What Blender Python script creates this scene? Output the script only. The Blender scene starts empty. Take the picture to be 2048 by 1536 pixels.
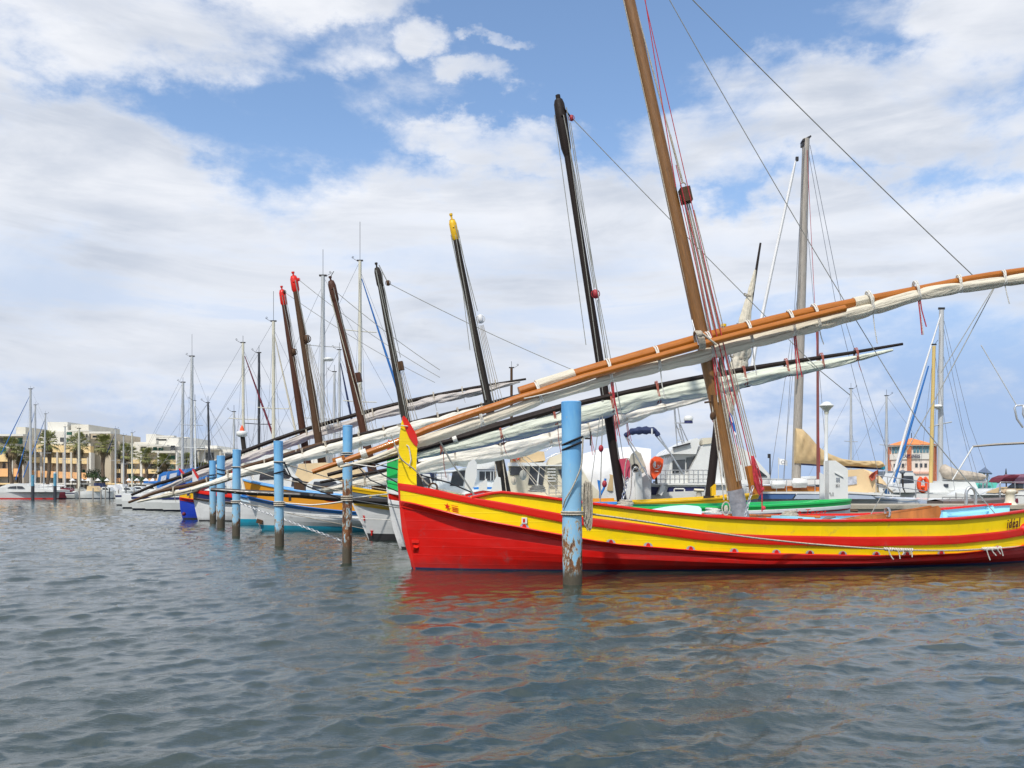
import bpy, math, random
import numpy as np
from mathutils import Vector, Matrix
R = math.radians
random.seed(7)
C = bpy.context.scene.collection
sc = bpy.context.scene
# ---------------------------------------------------------------- camera
FPX, CX, HY, CH = 1700.0, 1024.0, 979.0, 1.4      # focal in photo pixels, centre column, horizon row, eye height
cam = bpy.data.cameras.new("camera"); camo = bpy.data.objects.new("camera", cam); C.objects.link(camo)
camo.location = (0, 0, CH); camo.rotation_euler = (R(90), 0, 0)
cam.sensor_width = 36; cam.lens = FPX/2048*36; cam.shift_y = (HY-768)/2048; cam.clip_end = 20000; cam.clip_start = 0.05
sc.camera = camo
sc.view_settings.view_transform = 'Standard'; sc.view_settings.look = 'None'
sc.view_settings.exposure = 0.35; sc.view_settings.gamma = 1.0
sc.cycles.max_bounces = 6; sc.cycles.diffuse_bounces = 3; sc.cycles.glossy_bounces = 3
sc.cycles.caustics_reflective = False; sc.cycles.caustics_refractive = False
SUN_EL, SUN_AZ = 52.0, 205.0      # azimuth clockwise from +Y (north): the sun stands behind the viewer, a little left
# ---------------------------------------------------------------- node helper
class NT:
    def __init__(s, tree): s.t = tree; s.n = tree.nodes; s.l = tree.links
    def new(s, typ, **kw):
        n = s.n.new(typ)
        for k, v in kw.items(): setattr(n, k, v)
        return n
    def put(s, sock, v):
        if hasattr(v, 'is_output') or isinstance(v, bpy.types.NodeSocket): s.l.new(v, sock)
        else: sock.default_value = v
    def m(s, op, a, b=None, c=None, clamp=False):
        n = s.new('ShaderNodeMath', operation=op, use_clamp=clamp); s.put(n.inputs[0], a)
        if b is not None: s.put(n.inputs[1], b)
        if c is not None: s.put(n.inputs[2], c)
        return n.outputs[0]
    def ss(s, v, lo, hi, a=0.0, b=1.0):
        n = s.new('ShaderNodeMapRange', interpolation_type='SMOOTHSTEP'); s.put(n.inputs[0], v)
        for i, q in enumerate((lo, hi, a, b)): s.put(n.inputs[i+1], q)
        return n.outputs[0]
    def noise(s, vec, scale, detail=4, rough=.5, dist=0.0):
        n = s.new('ShaderNodeTexNoise'); s.put(n.inputs['Vector'], vec)
        n.inputs['Scale'].default_value = scale; n.inputs['Detail'].default_value = detail
        n.inputs['Roughness'].default_value = rough; n.inputs['Distortion'].default_value = dist
        return n.outputs[0]
    def mix(s, f, a, b):
        n = s.new('ShaderNodeMix', data_type='RGBA'); s.put(n.inputs[0], f); s.put(n.inputs[6], a); s.put(n.inputs[7], b)
        return n.outputs[2]
    def comb(s, x, y, z):
        n = s.new('ShaderNodeCombineXYZ'); s.put(n.inputs[0], x); s.put(n.inputs[1], y); s.put(n.inputs[2], z); return n.outputs[0]
    def mapping(s, vec, sc_=(1, 1, 1), loc=(0, 0, 0), rot=(0, 0, 0)):
        n = s.new('ShaderNodeMapping'); s.put(n.inputs[0], vec); n.inputs['Scale'].default_value = sc_
        n.inputs['Location'].default_value = loc; n.inputs['Rotation'].default_value = rot; return n.outputs[0]
# ---------------------------------------------------------------- sky
w = bpy.data.worlds.new("World"); sc.world = w; w.use_nodes = True
T = NT(w.node_tree); T.n.clear()
out = T.new('ShaderNodeOutputWorld'); bg = T.new('ShaderNodeBackground'); T.l.new(bg.outputs[0], out.inputs[0])
bg.inputs[1].default_value = 0.15
sky = T.new('ShaderNodeTexSky', sky_type='NISHITA'); sky.sun_disc = False
sky.sun_elevation = R(SUN_EL); sky.sun_rotation = R(SUN_AZ); sky.air_density = 1.0; sky.dust_density = 0.6; sky.ozone_density = 1.3; sky.altitude = 0
tc = T.new('ShaderNodeTexCoord'); sx = T.new('ShaderNodeSeparateXYZ'); T.l.new(tc.outputs['Generated'], sx.inputs[0])
dx, dy, dz = sx.outputs
yy = T.m('MAXIMUM', dy, 0.12)
U = T.m('MULTIPLY', T.m('DIVIDE', dx, yy), 1700.0)      # the cloud banks have their places in the sky by direction
V = T.m('MULTIPLY', T.m('DIVIDE', dz, yy), 1700.0)
U0 = T.m('ADD', U, 1024.0); V0 = T.m('SUBTRACT', 979.0, V)
gen = T.mapping(tc.outputs['Generated'], (1, 1, 1.6))
wa = T.noise(gen, 5.5, 9, .62, .0); wb = T.noise(T.mapping(gen, (1, 1, 1), (7, 3, 5)), 6.5, 9, .62, .0)
U = T.m('ADD', U0, T.m('MULTIPLY', T.m('SUBTRACT', wa, .5), 560.0)); V = T.m('ADD', V0, T.m('MULTIPLY', T.m('SUBTRACT', wb, .5), 300.0))
def blob(cx, cy, rx, ry, amp):
    a = T.m('POWER', T.m('ABSOLUTE', T.m('DIVIDE', T.m('SUBTRACT', U, cx), rx)), 2.0)
    b = T.m('POWER', T.m('ABSOLUTE', T.m('DIVIDE', T.m('SUBTRACT', V, cy), ry)), 2.0)
    return T.ss(T.m('ADD', a, b), 0.0, 2.2, amp, 0.0)
edge = T.m('MINIMUM', T.m('MULTIPLY_ADD', U, 0.46, 95.0), 335.0)
bank = T.ss(T.m('SUBTRACT', V, edge), -70.0, 120.0, 0.0, 1.02)
thin = T.m('MULTIPLY', T.ss(U, 1150.0, 1750.0), T.ss(V, 420.0, 720.0))
thin = T.m('MAXIMUM', thin, T.ss(V, 620.0, 980.0, 0.0, 0.50))
dens = T.m('MULTIPLY', bank, T.m('SUBTRACT', 1.0, T.m('MULTIPLY', thin, 0.78)))
hole = T.m('MULTIPLY', T.ss(U, 1180.0, 1330.0), T.ss(V, 300.0, 420.0, 1.0, 0.0))
dens = T.m('MULTIPLY', dens, T.m('SUBTRACT', 1.0, hole))
for b in ((300, 25, 420, 125, .95), (560, 95, 170, 60, .6), (850, 85, 95, 48, .74), (955, 172, 75, 30, .55), (1035, 80, 48, 18, .5), (700, -40, 300, 60, .5),
          (1760, 210, 330, 110, .85), (1960, 90, 190, 110, .8), (1450, 290, 160, 70, .62), (1960, 330, 200, 90, .35), (1000, 285, 210, 44, .62), (1150, 360, 200, 60, .35),
          (1800, 20, 200, 40, .3), (1560, 520, 420, 90, .30), (1900, 640, 300, 60, .2)):
    dens = T.m('MAXIMUM', dens, blob(*b)) if b[4] > .5 else T.m('ADD', dens, blob(*b))
dens = T.m('MAXIMUM', dens, T.ss(V, -100.0, -600.0, 0.0, 0.62))
dirv = T.mapping(tc.outputs['Generated'], (1, 1, 2.0))
n1 = T.noise(dirv, 6.5, 10, .60, .15); n2 = T.noise(T.mapping(tc.outputs['Generated'], (1, 1, 3.2), (3, 1, 7)), 2.6, 6, .55, .4)
n3 = T.noise(T.mapping(tc.outputs['Generated'], (1, 1, 5.5), (9, 4, 2)), 3.2, 8, .6, .6)
k = T.m('ADD', dens, T.m('MULTIPLY', T.m('SUBTRACT', n1, .5), 2.5))
mask = T.ss(k, 0.10, 0.92)
mask = T.m('MULTIPLY', mask, T.m('SUBTRACT', 1.0, T.m('MULTIPLY', T.m('MULTIPLY', T.ss(n3, .46, .62), T.ss(V, 380.0, 620.0)), .42)))
mask = T.m('MULTIPLY', mask, T.ss(V0, 990.0, 860.0, 0.25, 1.0))
shade = T.m('ADD', T.m('MULTIPLY', T.ss(n2, .36, .64), .5), T.m('MULTIPLY', T.ss(n3, .38, .62), .5))
shade = T.m('ADD', shade, T.ss(k, .45, 1.0, 0.35, 0.0))
ccol = T.mix(T.m('MINIMUM', shade, 1.0), (3.0, 3.3, 3.85, 1), (4.85, 4.95, 5.2, 1))
skyb = T.mix(1.0, sky.outputs[0], (.95, 1.0, 1.04, 1)); skyb.node.blend_type = 'MULTIPLY'
skyc = T.mix(T.ss(V0, 200.0, 820.0, 0.0, .95), skyb, (2.0, 2.75, 4.25, 1))
T.l.new(T.mix(T.m('MULTIPLY', mask, .97), skyc, ccol), bg.inputs[0])
# ---------------------------------------------------------------- sun
sl = bpy.data.lights.new("sun", 'SUN'); so = bpy.data.objects.new("sun", sl); C.objects.link(so)
sl.energy = 3.0; sl.angle = R(1.5); sl.color = (1.0, .95, .87)
az = R(SUN_AZ); el = R(SUN_EL)
sd = Vector((math.sin(az)*math.cos(el), math.cos(az)*math.cos(el), math.sin(el)))
so.rotation_euler = sd.to_track_quat('Z', 'Y').to_euler()
# ---------------------------------------------------------------- helpers
def PX(px, Y): return (px-CX)*Y/FPX
def PZ(py, Y): return CH-(py-HY)*Y/FPX
def P(px, py, Y): return Vector((PX(px, Y), Y, PZ(py, Y)))     # where a thing seen there stands, at distance Y
def lerp(a, b, t): return a+(b-a)*t
def interp(pts, x):
    if x <= pts[0][0]: return pts[0][1]
    for (a, b), (c, d) in zip(pts, pts[1:]):
        if x <= c: return b+(d-b)*(x-a)/(c-a)
    (a, b), (c, d) = pts[-2:]
    return d+(d-b)*(x-c)/(c-a)
class MB:
    def __init__(s): s.v = []; s.f = []; s.sm = []; s.mi = []; s.uv = []
    def add(s, vs, fs, smooth=False, mat=0, uvs=None):
        o = len(s.v); s.v += [tuple(p) for p in vs]
        for k, f in enumerate(fs):
            s.f.append(tuple(i+o for i in f)); s.sm.append(smooth); s.mi.append(mat)
            s.uv.append([uvs[i] for i in f] if uvs else [(vs[i][0]+vs[i][1]*.6, vs[i][2]) for i in f])
        return s
    def box(s, c, size, rz=0, mat=0, tilt=None):
        hx, hy, hz = size[0]/2, size[1]/2, size[2]/2
        M = Matrix.Rotation(rz, 3, 'Z')
        if tilt is not None: M = M @ Matrix.Rotation(tilt, 3, 'Y')
        vs = [Vector(c)+M @ Vector((a*hx, b*hy, d*hz)) for d in (-1, 1) for b in (-1, 1) for a in (-1, 1)]
        return s.add(vs, [(0, 2, 3, 1), (4, 5, 7, 6), (0, 1, 5, 4), (2, 6, 7, 3), (0, 4, 6, 2), (1, 3, 7, 5)], mat=mat)
    def tube(s, pts, r, n=8, caps=True, mat=0, flat=1.0, wob=0.0):
        pts = [Vector(p) for p in pts]; N = len(pts)
        rs = r if isinstance(r, (list, tuple)) else [r]*N
        t0 = (pts[1]-pts[0]).normalized()
        ref = Vector((0, 0, 1)) if abs(t0.z) < .95 else Vector((1, 0, 0))
        a = t0.cross(ref).normalized(); vs = []; uvs = []; d = 0
        for i, p in enumerate(pts):
            t = (pts[min(i+1, N-1)]-pts[max(i-1, 0)]).normalized()
            a = (a-t*a.dot(t)).normalized(); b = t.cross(a)
            if i: d += (p-pts[i-1]).length
            for k in range(n+1):
                an = 2*math.pi*k/n; rr = rs[i]*(1+wob*math.sin(3*an+i*1.7))
                vs.append(p+(a*math.cos(an)+b*math.sin(an)*flat)*rr); uvs.append((k/n, d))
        fs = []
        for i in range(N-1):
            for k in range(n):
                q = i*(n+1)+k; fs.append((q, q+1, q+n+2, q+n+1))
        s.add(vs, fs, True, mat, uvs)
        if caps:
            s.add(vs[:n], [tuple(range(n))][:1], False, mat); e = vs[-(n+1):-1]; s.add(e, [tuple(range(n))[::-1]], False, mat)
        return s
    def prism(s, front, vec, mat=0, smooth=False):
        vec = Vector(vec); n = len(front); a = [Vector(p) for p in front]; b = [p+vec for p in a]
        s.add(a, [tuple(range(n))], mat=mat); s.add(b, [tuple(range(n))[::-1]], mat=mat)
        return s.add(a+b, [(i, i+n, (i+1) % n+n, (i+1) % n) for i in range(n)], smooth, mat)
    def loft(s, rings, closed=True, smooth=True, mat=0, caps=False):
        n = len(rings[0]); vs = [p for r in rings for p in r]; fs = []; uvs = []
        for i, r in enumerate(rings):
            d = 0
            for k, p in enumerate(r):
                if k: d += (Vector(p)-Vector(r[k-1])).length
                uvs.append((d, i*.1))
        for i in range(len(rings)-1):
            for k in range(n if closed else n-1):
                q = i*n+k; q2 = i*n+(k+1) % n; fs.append((q, q2, q2+n, q+n))
        s.add(vs, fs, smooth, mat, uvs)
        if caps: s.add(rings[0], [tuple(range(n))[::-1]], mat=mat); s.add(rings[-1], [tuple(range(n))], mat=mat)
        return s
    def ball(s, c, r, sx=1, sy=1, sz=1, n=12, m=8, mat=0, M=None):
        c = Vector(c); vs = []; fs = []
        for i in range(m+1):
            th = math.pi*i/m
            for k in range(n):
                ph = 2*math.pi*k/n
                q = Vector((math.sin(th)*math.cos(ph)*r*sx, math.sin(th)*math.sin(ph)*r*sy, math.cos(th)*r*sz))
                vs.append(c+(M @ q if M else q))
        for i in range(m):
            for k in range(n): fs.append((i*n+k, i*n+(k+1) % n, (i+1)*n+(k+1) % n, (i+1)*n+k))
        return s.add(vs, fs, True, mat)
    def ring(s, c, axis, Rr, r, n=16, m=6, mat=0, a0=0, a1=2*math.pi):
        axis = Vector(axis).normalized(); ref = Vector((0, 0, 1)) if abs(axis.z) < .9 else Vector((1, 0, 0))
        a = axis.cross(ref).normalized(); b = axis.cross(a); c = Vector(c)
        return s.tube([c+(a*math.cos(t)+b*math.sin(t))*Rr for t in [a0+(a1-a0)*i/n for i in range(n+1)]], r, m, mat=mat)
    def build(s, name, mats, org=Vector((0, 0, 0))):
        me = bpy.data.meshes.new(name); me.from_pydata([(p[0]-org[0], p[1]-org[1], p[2]-org[2]) for p in s.v], [], s.f)
        if not isinstance(mats, (list, tuple)): mats = [mats]
        for m_ in mats: me.materials.append(m_)
        me.polygons.foreach_set('use_smooth', s.sm); me.polygons.foreach_set('material_index', s.mi)
        ul = me.uv_layers.new(name='UVMap'); flat = [c for f in s.uv for q in f for c in q[:2]]
        ul.data.foreach_set('uv', flat)
        o = bpy.data.objects.new(name, me); C.objects.link(o); return o
ORG = {}
def tag(o, label, cat, group=None, kind=None):
    if label: o['label'] = label
    if cat: o['category'] = cat
    if group: o['group'] = group
    if kind: o['kind'] = kind
    return o
def thing(name, label, cat, loc, group=None):
    o = bpy.data.objects.new(name, None); o.empty_display_size = .2; C.objects.link(o); o.location = loc
    ORG[o.name] = Vector(loc); return tag(o, label, cat, group)
def part(name, mb, mats, parent, label=None, kind=None):
    g = ORG[parent.name]; o = mb.build(name, mats, g); o.parent = parent; ORG[o.name] = g
    if label: o['label'] = label
    if kind: o['kind'] = kind
    return o
def solo(name, mb, mats, label, cat, group=None, kind=None):
    xs = [p[0] for p in mb.v]; ys = [p[1] for p in mb.v]; zs = [p[2] for p in mb.v]
    g = Vector(((min(xs)+max(xs))/2, (min(ys)+max(ys))/2, min(zs)))
    o = mb.build(name, mats, g); o.location = g; ORG[o.name] = g; return tag(o, label, cat, group, kind)
def copy_tree(o, parent=None):
    c = o.copy(); C.objects.link(c); c.parent = parent
    for ch in o.children: copy_tree(ch, c)
    return c
# ---------------------------------------------------------------- materials
MC = {}
def mat(name, col, rough=.5, metal=0.0, var=.12, vs=3.0, bump=.0, bs=20.0, dirt=None, dirt_amt=0.0, dirt_s=2.0, coat=0.0, uvgrain=False, seam=0.0, spec=.5, vstreak=False, trans=0.0, wl=False):
    if name in MC: return MC[name]
    m_ = bpy.data.materials.new(name); m_.use_nodes = True; t = NT(m_.node_tree); bs_ = t.n['Principled BSDF']
    c4 = (*col, 1); tcn = t.new('ShaderNodeTexCoord'); ob = tcn.outputs['Object']; uv = tcn.outputs['UV']
    base = ob
    if uvgrain: base = t.mapping(uv, (9.0, .55, 1) if uvgrain is True else uvgrain)
    if vstreak: base = t.mapping(ob, (1, 1, .16))
    nz = t.noise(base, vs, 6, .6)
    colr = t.mix(t.ss(nz, .25, .75), tuple(c*(1-var) for c in col)+(1,), tuple(min(1, c*(1+var)) for c in col)+(1,))
    if dirt is not None:
        dn = t.noise(t.mapping(base, (1, 1, 1), (5, 5, 5)), dirt_s, 8, .65)
        colr = t.mix(t.m('MULTIPLY', t.ss(dn, .62-dirt_amt*.5, .78-dirt_amt*.4), .85), colr, (*dirt, 1))
    if wl:
        zs = t.new('ShaderNodeSeparateXYZ'); t.l.new(ob, zs.inputs[0]); gn = t.noise(t.mapping(ob, (1, 1, .4)), 3.5, 8, .65)
        colr = t.mix(t.m('MULTIPLY', t.ss(t.m('SUBTRACT', zs.outputs[2], t.m('MULTIPLY', gn, .34)), .06, -.12), .5), colr, tuple(q*.25+.02 for q in col)+(1,))
        fd = t.noise(t.mapping(ob, (.35, .35, 1.6)), 1.8, 6, .6); colr = t.mix(t.ss(fd, .48, .72, 0, .38), colr, tuple(q*.62+.06 for q in col)+(1,))
    t.l.new(colr, bs_.inputs['Base Color'])
    rn = t.ss(t.noise(ob, vs*2.3, 4), .3, .7, max(.03, rough-.08), min(1, rough+.1)); t.l.new(rn, bs_.inputs['Roughness'])
    bs_.inputs['Metallic'].default_value = metal; bs_.inputs['Coat Weight'].default_value = coat
    bs_.inputs['Specular IOR Level'].default_value = spec
    if trans: bs_.inputs['Transmission Weight'].default_value = trans
    h = None
    if bump: h = t.m('MULTIPLY', t.noise(base if uvgrain else ob, bs, 5, .6), bump)
    if seam:
        s2 = t.new('ShaderNodeSeparateXYZ'); t.l.new(uv, s2.inputs[0])
        fr = t.m('ABSOLUTE', t.m('SUBTRACT', t.m('FRACT', t.m('MULTIPLY', s2.outputs[1], 1/.15)), .5))
        sm_ = t.m('MULTIPLY', t.ss(fr, .455, .5), -seam); h = sm_ if h is None else t.m('ADD', h, sm_)
    if h is not None:
        bn = t.new('ShaderNodeBump'); bn.inputs['Distance'].default_value = .02; bn.inputs['Strength'].default_value = .8
        t.l.new(h, bn.inputs['Height']); t.l.new(bn.outputs[0], bs_.inputs['Normal'])
    MC[name] = m_; return m_
paint = lambda n, c, **k: mat(n, c, **{**dict(rough=.42, var=.07, vs=2.2, bump=.12, bs=6, coat=.0,spec=.35, seam=.12, dirt=tuple(q*.55+.05 for q in c), dirt_amt=.06, dirt_s=4, wl=True), **k})
M_red = paint('red_paint', (.60, .006, .003)); M_red2 = paint('bright_red_paint', (.66, .014, .006), seam=0)
M_yel = paint('yellow_paint', (.90, .64, .0)); M_yel2 = paint('ochre_yellow_paint', (.74, .44, .01), seam=0)
M_wht = paint('white_hull_paint', (.66, .67, .67)); M_blu = paint('deep_blue_paint', (.01, .045, .42)); M_bluR = paint('blue_rail_paint', (.02, .17, .50), seam=0)
M_lblu = paint('light_blue_rail', (.16, .42, .78), seam=0); M_org = paint('orange_paint', (.72, .30, .02)); M_teal = paint('teal_antifouling', (.01, .27, .40), seam=0)
M_navy = paint('navy_paint', (.015, .02, .09), seam=0); M_blk = paint('black_boot_paint', (.03, .03, .035), seam=0); M_grn = paint('green_paint', (.02, .50, .11), seam=0)
M_gry = paint('slate_grey_paint', (.17, .21, .26)); M_brn = paint('brown_rail_paint', (.16, .12, .10), seam=0)
M_deck = mat('pale_blue_deck_paint', (.60, .74, .84), .5, var=.06, vs=2, bump=.2, bs=30, dirt=(.45, .5, .52), dirt_amt=.08)
M_aqua = mat('aqua_bulwark_paint', (.32, .66, .80), .45, var=.06, dirt=(.4, .5, .5), dirt_amt=.02)
M_var = mat('varnished_spar', (.38, .120, .010), .42, var=.22, vs=5, coat=.12, spec=.4, uvgrain=True, bump=.15, bs=8, dirt=(.26, .07, .015), dirt_amt=.06, dirt_s=3)
M_mast = mat('oiled_brown_mast', (.20, .088, .020), .45, var=.34, vs=6, coat=.15, uvgrain=True, bump=.3, bs=8, dirt=(.10, .045, .015), dirt_amt=.14, dirt_s=4)
M_dark = mat('tarred_mast', (.018, .012, .010), .55, spec=.2, var=.3, vs=6, uvgrain=True, bump=.3, bs=8, dirt=(.30, .12, .03), dirt_amt=-.02, dirt_s=2.4)
M_dgry = mat('weathered_dark_mast', (.034, .028, .023), .7, spec=.2, var=.4, vs=7, uvgrain=True, bump=.4, bs=9, dirt=(.20, .17, .13), dirt_amt=.06, dirt_s=5)
M_dbrn = mat('dark_brown_mast', (.065, .022, .010), .6, spec=.3, var=.4, vs=6, uvgrain=True, bump=.4, bs=9, dirt=(.035, .022, .018), dirt_amt=.12, dirt_s=3)
M_mwood = mat('aged_wood_mast', (.075, .038, .018), .7, spec=.3, var=.4, vs=6, uvgrain=True, bump=.4, bs=9, dirt=(.05, .032, .025), dirt_amt=.1, dirt_s=4)
M_wood = mat('warm_deck_wood', (.42, .13, .025), .45, spec=.3, var=.35, vs=4, coat=.3, bump=.2, bs=14, vstreak=True)
def sailmat(name, c):
    return mat(name, c, .85, var=.09, vs=2.0, uvgrain=(3.6, .50, 1), bump=3.4, bs=2.4, dirt=tuple(q*.70 for q in c), dirt_amt=.06, dirt_s=1.5, spec=.15)
M_sail = sailmat('cream_sailcloth', (.62, .57, .46)); M_sailw = sailmat('white_sailcloth', (.68, .65, .57)); M_sailg = sailmat('grey_sailcloth', (.50, .46, .43)); M_sailn = sailmat('pale_green_sailcloth', (.60, .63, .53))
M_rope = mat('tan_rope', (.46, .41, .33), .9, var=.3, vs=30, bump=1.0, bs=90); M_ropew = mat('white_rope', (.70, .68, .62), .9, var=.2, vs=30, bump=1.0, bs=90)
M_roped = mat('dark_rope', (.012, .013, .018), .8, var=.2, vs=30, bump=1.0, bs=90); M_roper = mat('crimson_rope', (.50, .035, .05), .8, var=.2, vs=20, bump=.6, bs=90)
M_ropeg = mat('grey_line', (.30, .30, .27), .8, var=.2, vs=20); M_wire = mat('rigging_wire', (.28, .29, .31), .4, metal=.5, var=.1)
M_steel = mat('galvanised_steel', (.55, .56, .57), .35, metal=.8, var=.15, vs=8); M_alu = mat('silver_mast_alloy', (.50, .51, .51), .45, metal=.25, var=.12, vs=5, uvgrain=True)
M_cmast = mat('cream_mast_paint', (.60, .57, .46), .45, var=.12, uvgrain=True); M_gmast = mat('weathered_alloy_mast', (.34, .31, .27), .5, metal=.1, var=.25, vs=6, uvgrain=True, bump=.2)
M_ymast = mat('yellow_mast_paint', (.60, .44, .16), .45, var=.12, uvgrain=True); M_kmast = mat('black_mast_paint', (.035, .037, .045), .4, var=.12, uvgrain=True)
M_gel = mat('white_gelcoat', (.69, .70, .68), .22, var=.05, vs=1.5, coat=.2, dirt=(.55, .53, .47), dirt_amt=.03, dirt_s=2); M_cream = mat('cream_gelcoat', (.66, .61, .48), .3, var=.05, vs=1.5, dirt=(.5, .45, .33), dirt_amt=.04)
M_glass = mat('dark_tinted_window', (.035, .038, .045), .08, var=.3, vs=2, spec=.8); M_tan = mat('tan_canvas', (.50, .37, .20), .9, var=.12, vs=2, bump=.6, bs=4, dirt=(.36, .26, .14), dirt_amt=.06, dirt_s=3)
M_sand = mat('sand_canvas', (.66, .49, .28), .9, var=.08, vs=2, bump=.3, bs=5); M_ncanv = mat('navy_canvas', (.018, .03, .09), .8, var=.2, bump=.8, bs=9)
M_bcanv = mat('blue_canvas', (.02, .14, .42), .8, var=.15, bump=.4, bs=6); M_burg = mat('burgundy_canvas', (.14, .015, .03), .7, var=.15, bump=.4, bs=6); M_wcanv = mat('white_canvas', (.70, .70, .70), .7, var=.06, vs=2, bump=.9, bs=2.5, dirt=(.62, .62, .60), dirt_amt=.06)
M_tcanv = mat('teal_canvas', (.12, .55, .45), .7, var=.1, bump=.4, bs=6); M_orng = mat('orange_fabric', (.78, .09, .02), .7, var=.12, vs=3, bump=.6, bs=6); M_conc = mat('weathered_concrete', (.36, .32, .25), .9, var=.2, vs=2, bump=.6, bs=25, dirt=(.22, .18, .13), dirt_amt=.1, vstreak=True)
M_rubber = mat('black_rubber', (.02, .02, .022), .7); M_pole = mat('black_pole_paint', (.022, .018, .016), .35, var=.2, vs=4, uvgrain=True)
M_flag = mat('flag_blue_cloth', (.02, .12, .42), .8, var=.1); M_flagw = mat('flag_white_cloth', (.80, .80, .80), .8, var=.05)
def postmat(name, zr, heavy, alg=0.0):
    m_ = bpy.data.materials.new(name); m_.use_nodes = True; t = NT(m_.node_tree); b = t.n['Principled BSDF']
    tcn = t.new('ShaderNodeTexCoord'); ob = tcn.outputs['Object']; sp = t.new('ShaderNodeSeparateXYZ'); t.l.new(ob, sp.inputs[0]); z = t.m('SUBTRACT', sp.outputs[2], .6)
    n1 = t.noise(t.mapping(ob, (1, 1, .35)), 2.4, 6, .6); c = t.mix(t.ss(n1, .35, .65), (.075, .31, .65, 1), (.19, .45, .70, 1))
    c = t.mix(t.ss(z, 2.1, 1.3, .0, .62), c, (.34, .56, .66, 1))
    n2 = t.noise(t.mapping(ob, (1, 1, .42), (3, 1, 2)), 13.0, 10, .72)
    thr = t.ss(z, zr, zr+1.0, .44-.05*heavy, .635-.04*heavy)
    c = t.mix(t.m('MULTIPLY', t.ss(n2, thr, t.m('ADD', thr, .05)), .9), c, (.56, .50, .34, 1))
    rust = t.ss(n2, t.m('ADD', thr, .03), t.m('ADD', thr, .09))
    n3 = t.noise(t.mapping(ob, (1, 1, .6)), 14, 6, .6); rc = t.mix(t.ss(n3, .35, .65), (.07, .028, .014, 1), (.24, .09, .028, 1))
    c = t.mix(rust, c, rc)
    c = t.mix(t.ss(t.m('ADD', z, t.m('MULTIPLY', n3, .16)), .30+.3*heavy+alg, .10+.2*heavy+alg), c, (.075, .062, .040, 1))
    t.l.new(c, b.inputs['Base Color']); b.inputs['Roughness'].default_value = .55
    bn = t.new('ShaderNodeBump'); bn.inputs['Distance'].default_value = .01; bn.inputs['Strength'].default_value = .7
    t.l.new(t.m('ADD', t.m('MULTIPLY', n2, .6), t.m('MULTIPLY', rust, -.4)), bn.inputs['Height']); t.l.new(bn.outputs[0], b.inputs['Normal'])
    return m_
M_post = postmat('blue_post_paint_rusting', .30, 0.35); M_postb = postmat('blue_post_paint_weedy_foot', .28, 0.1, .24); M_postr = postmat('blue_post_paint_badly_rusted', 1.05, 1.0)
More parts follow.
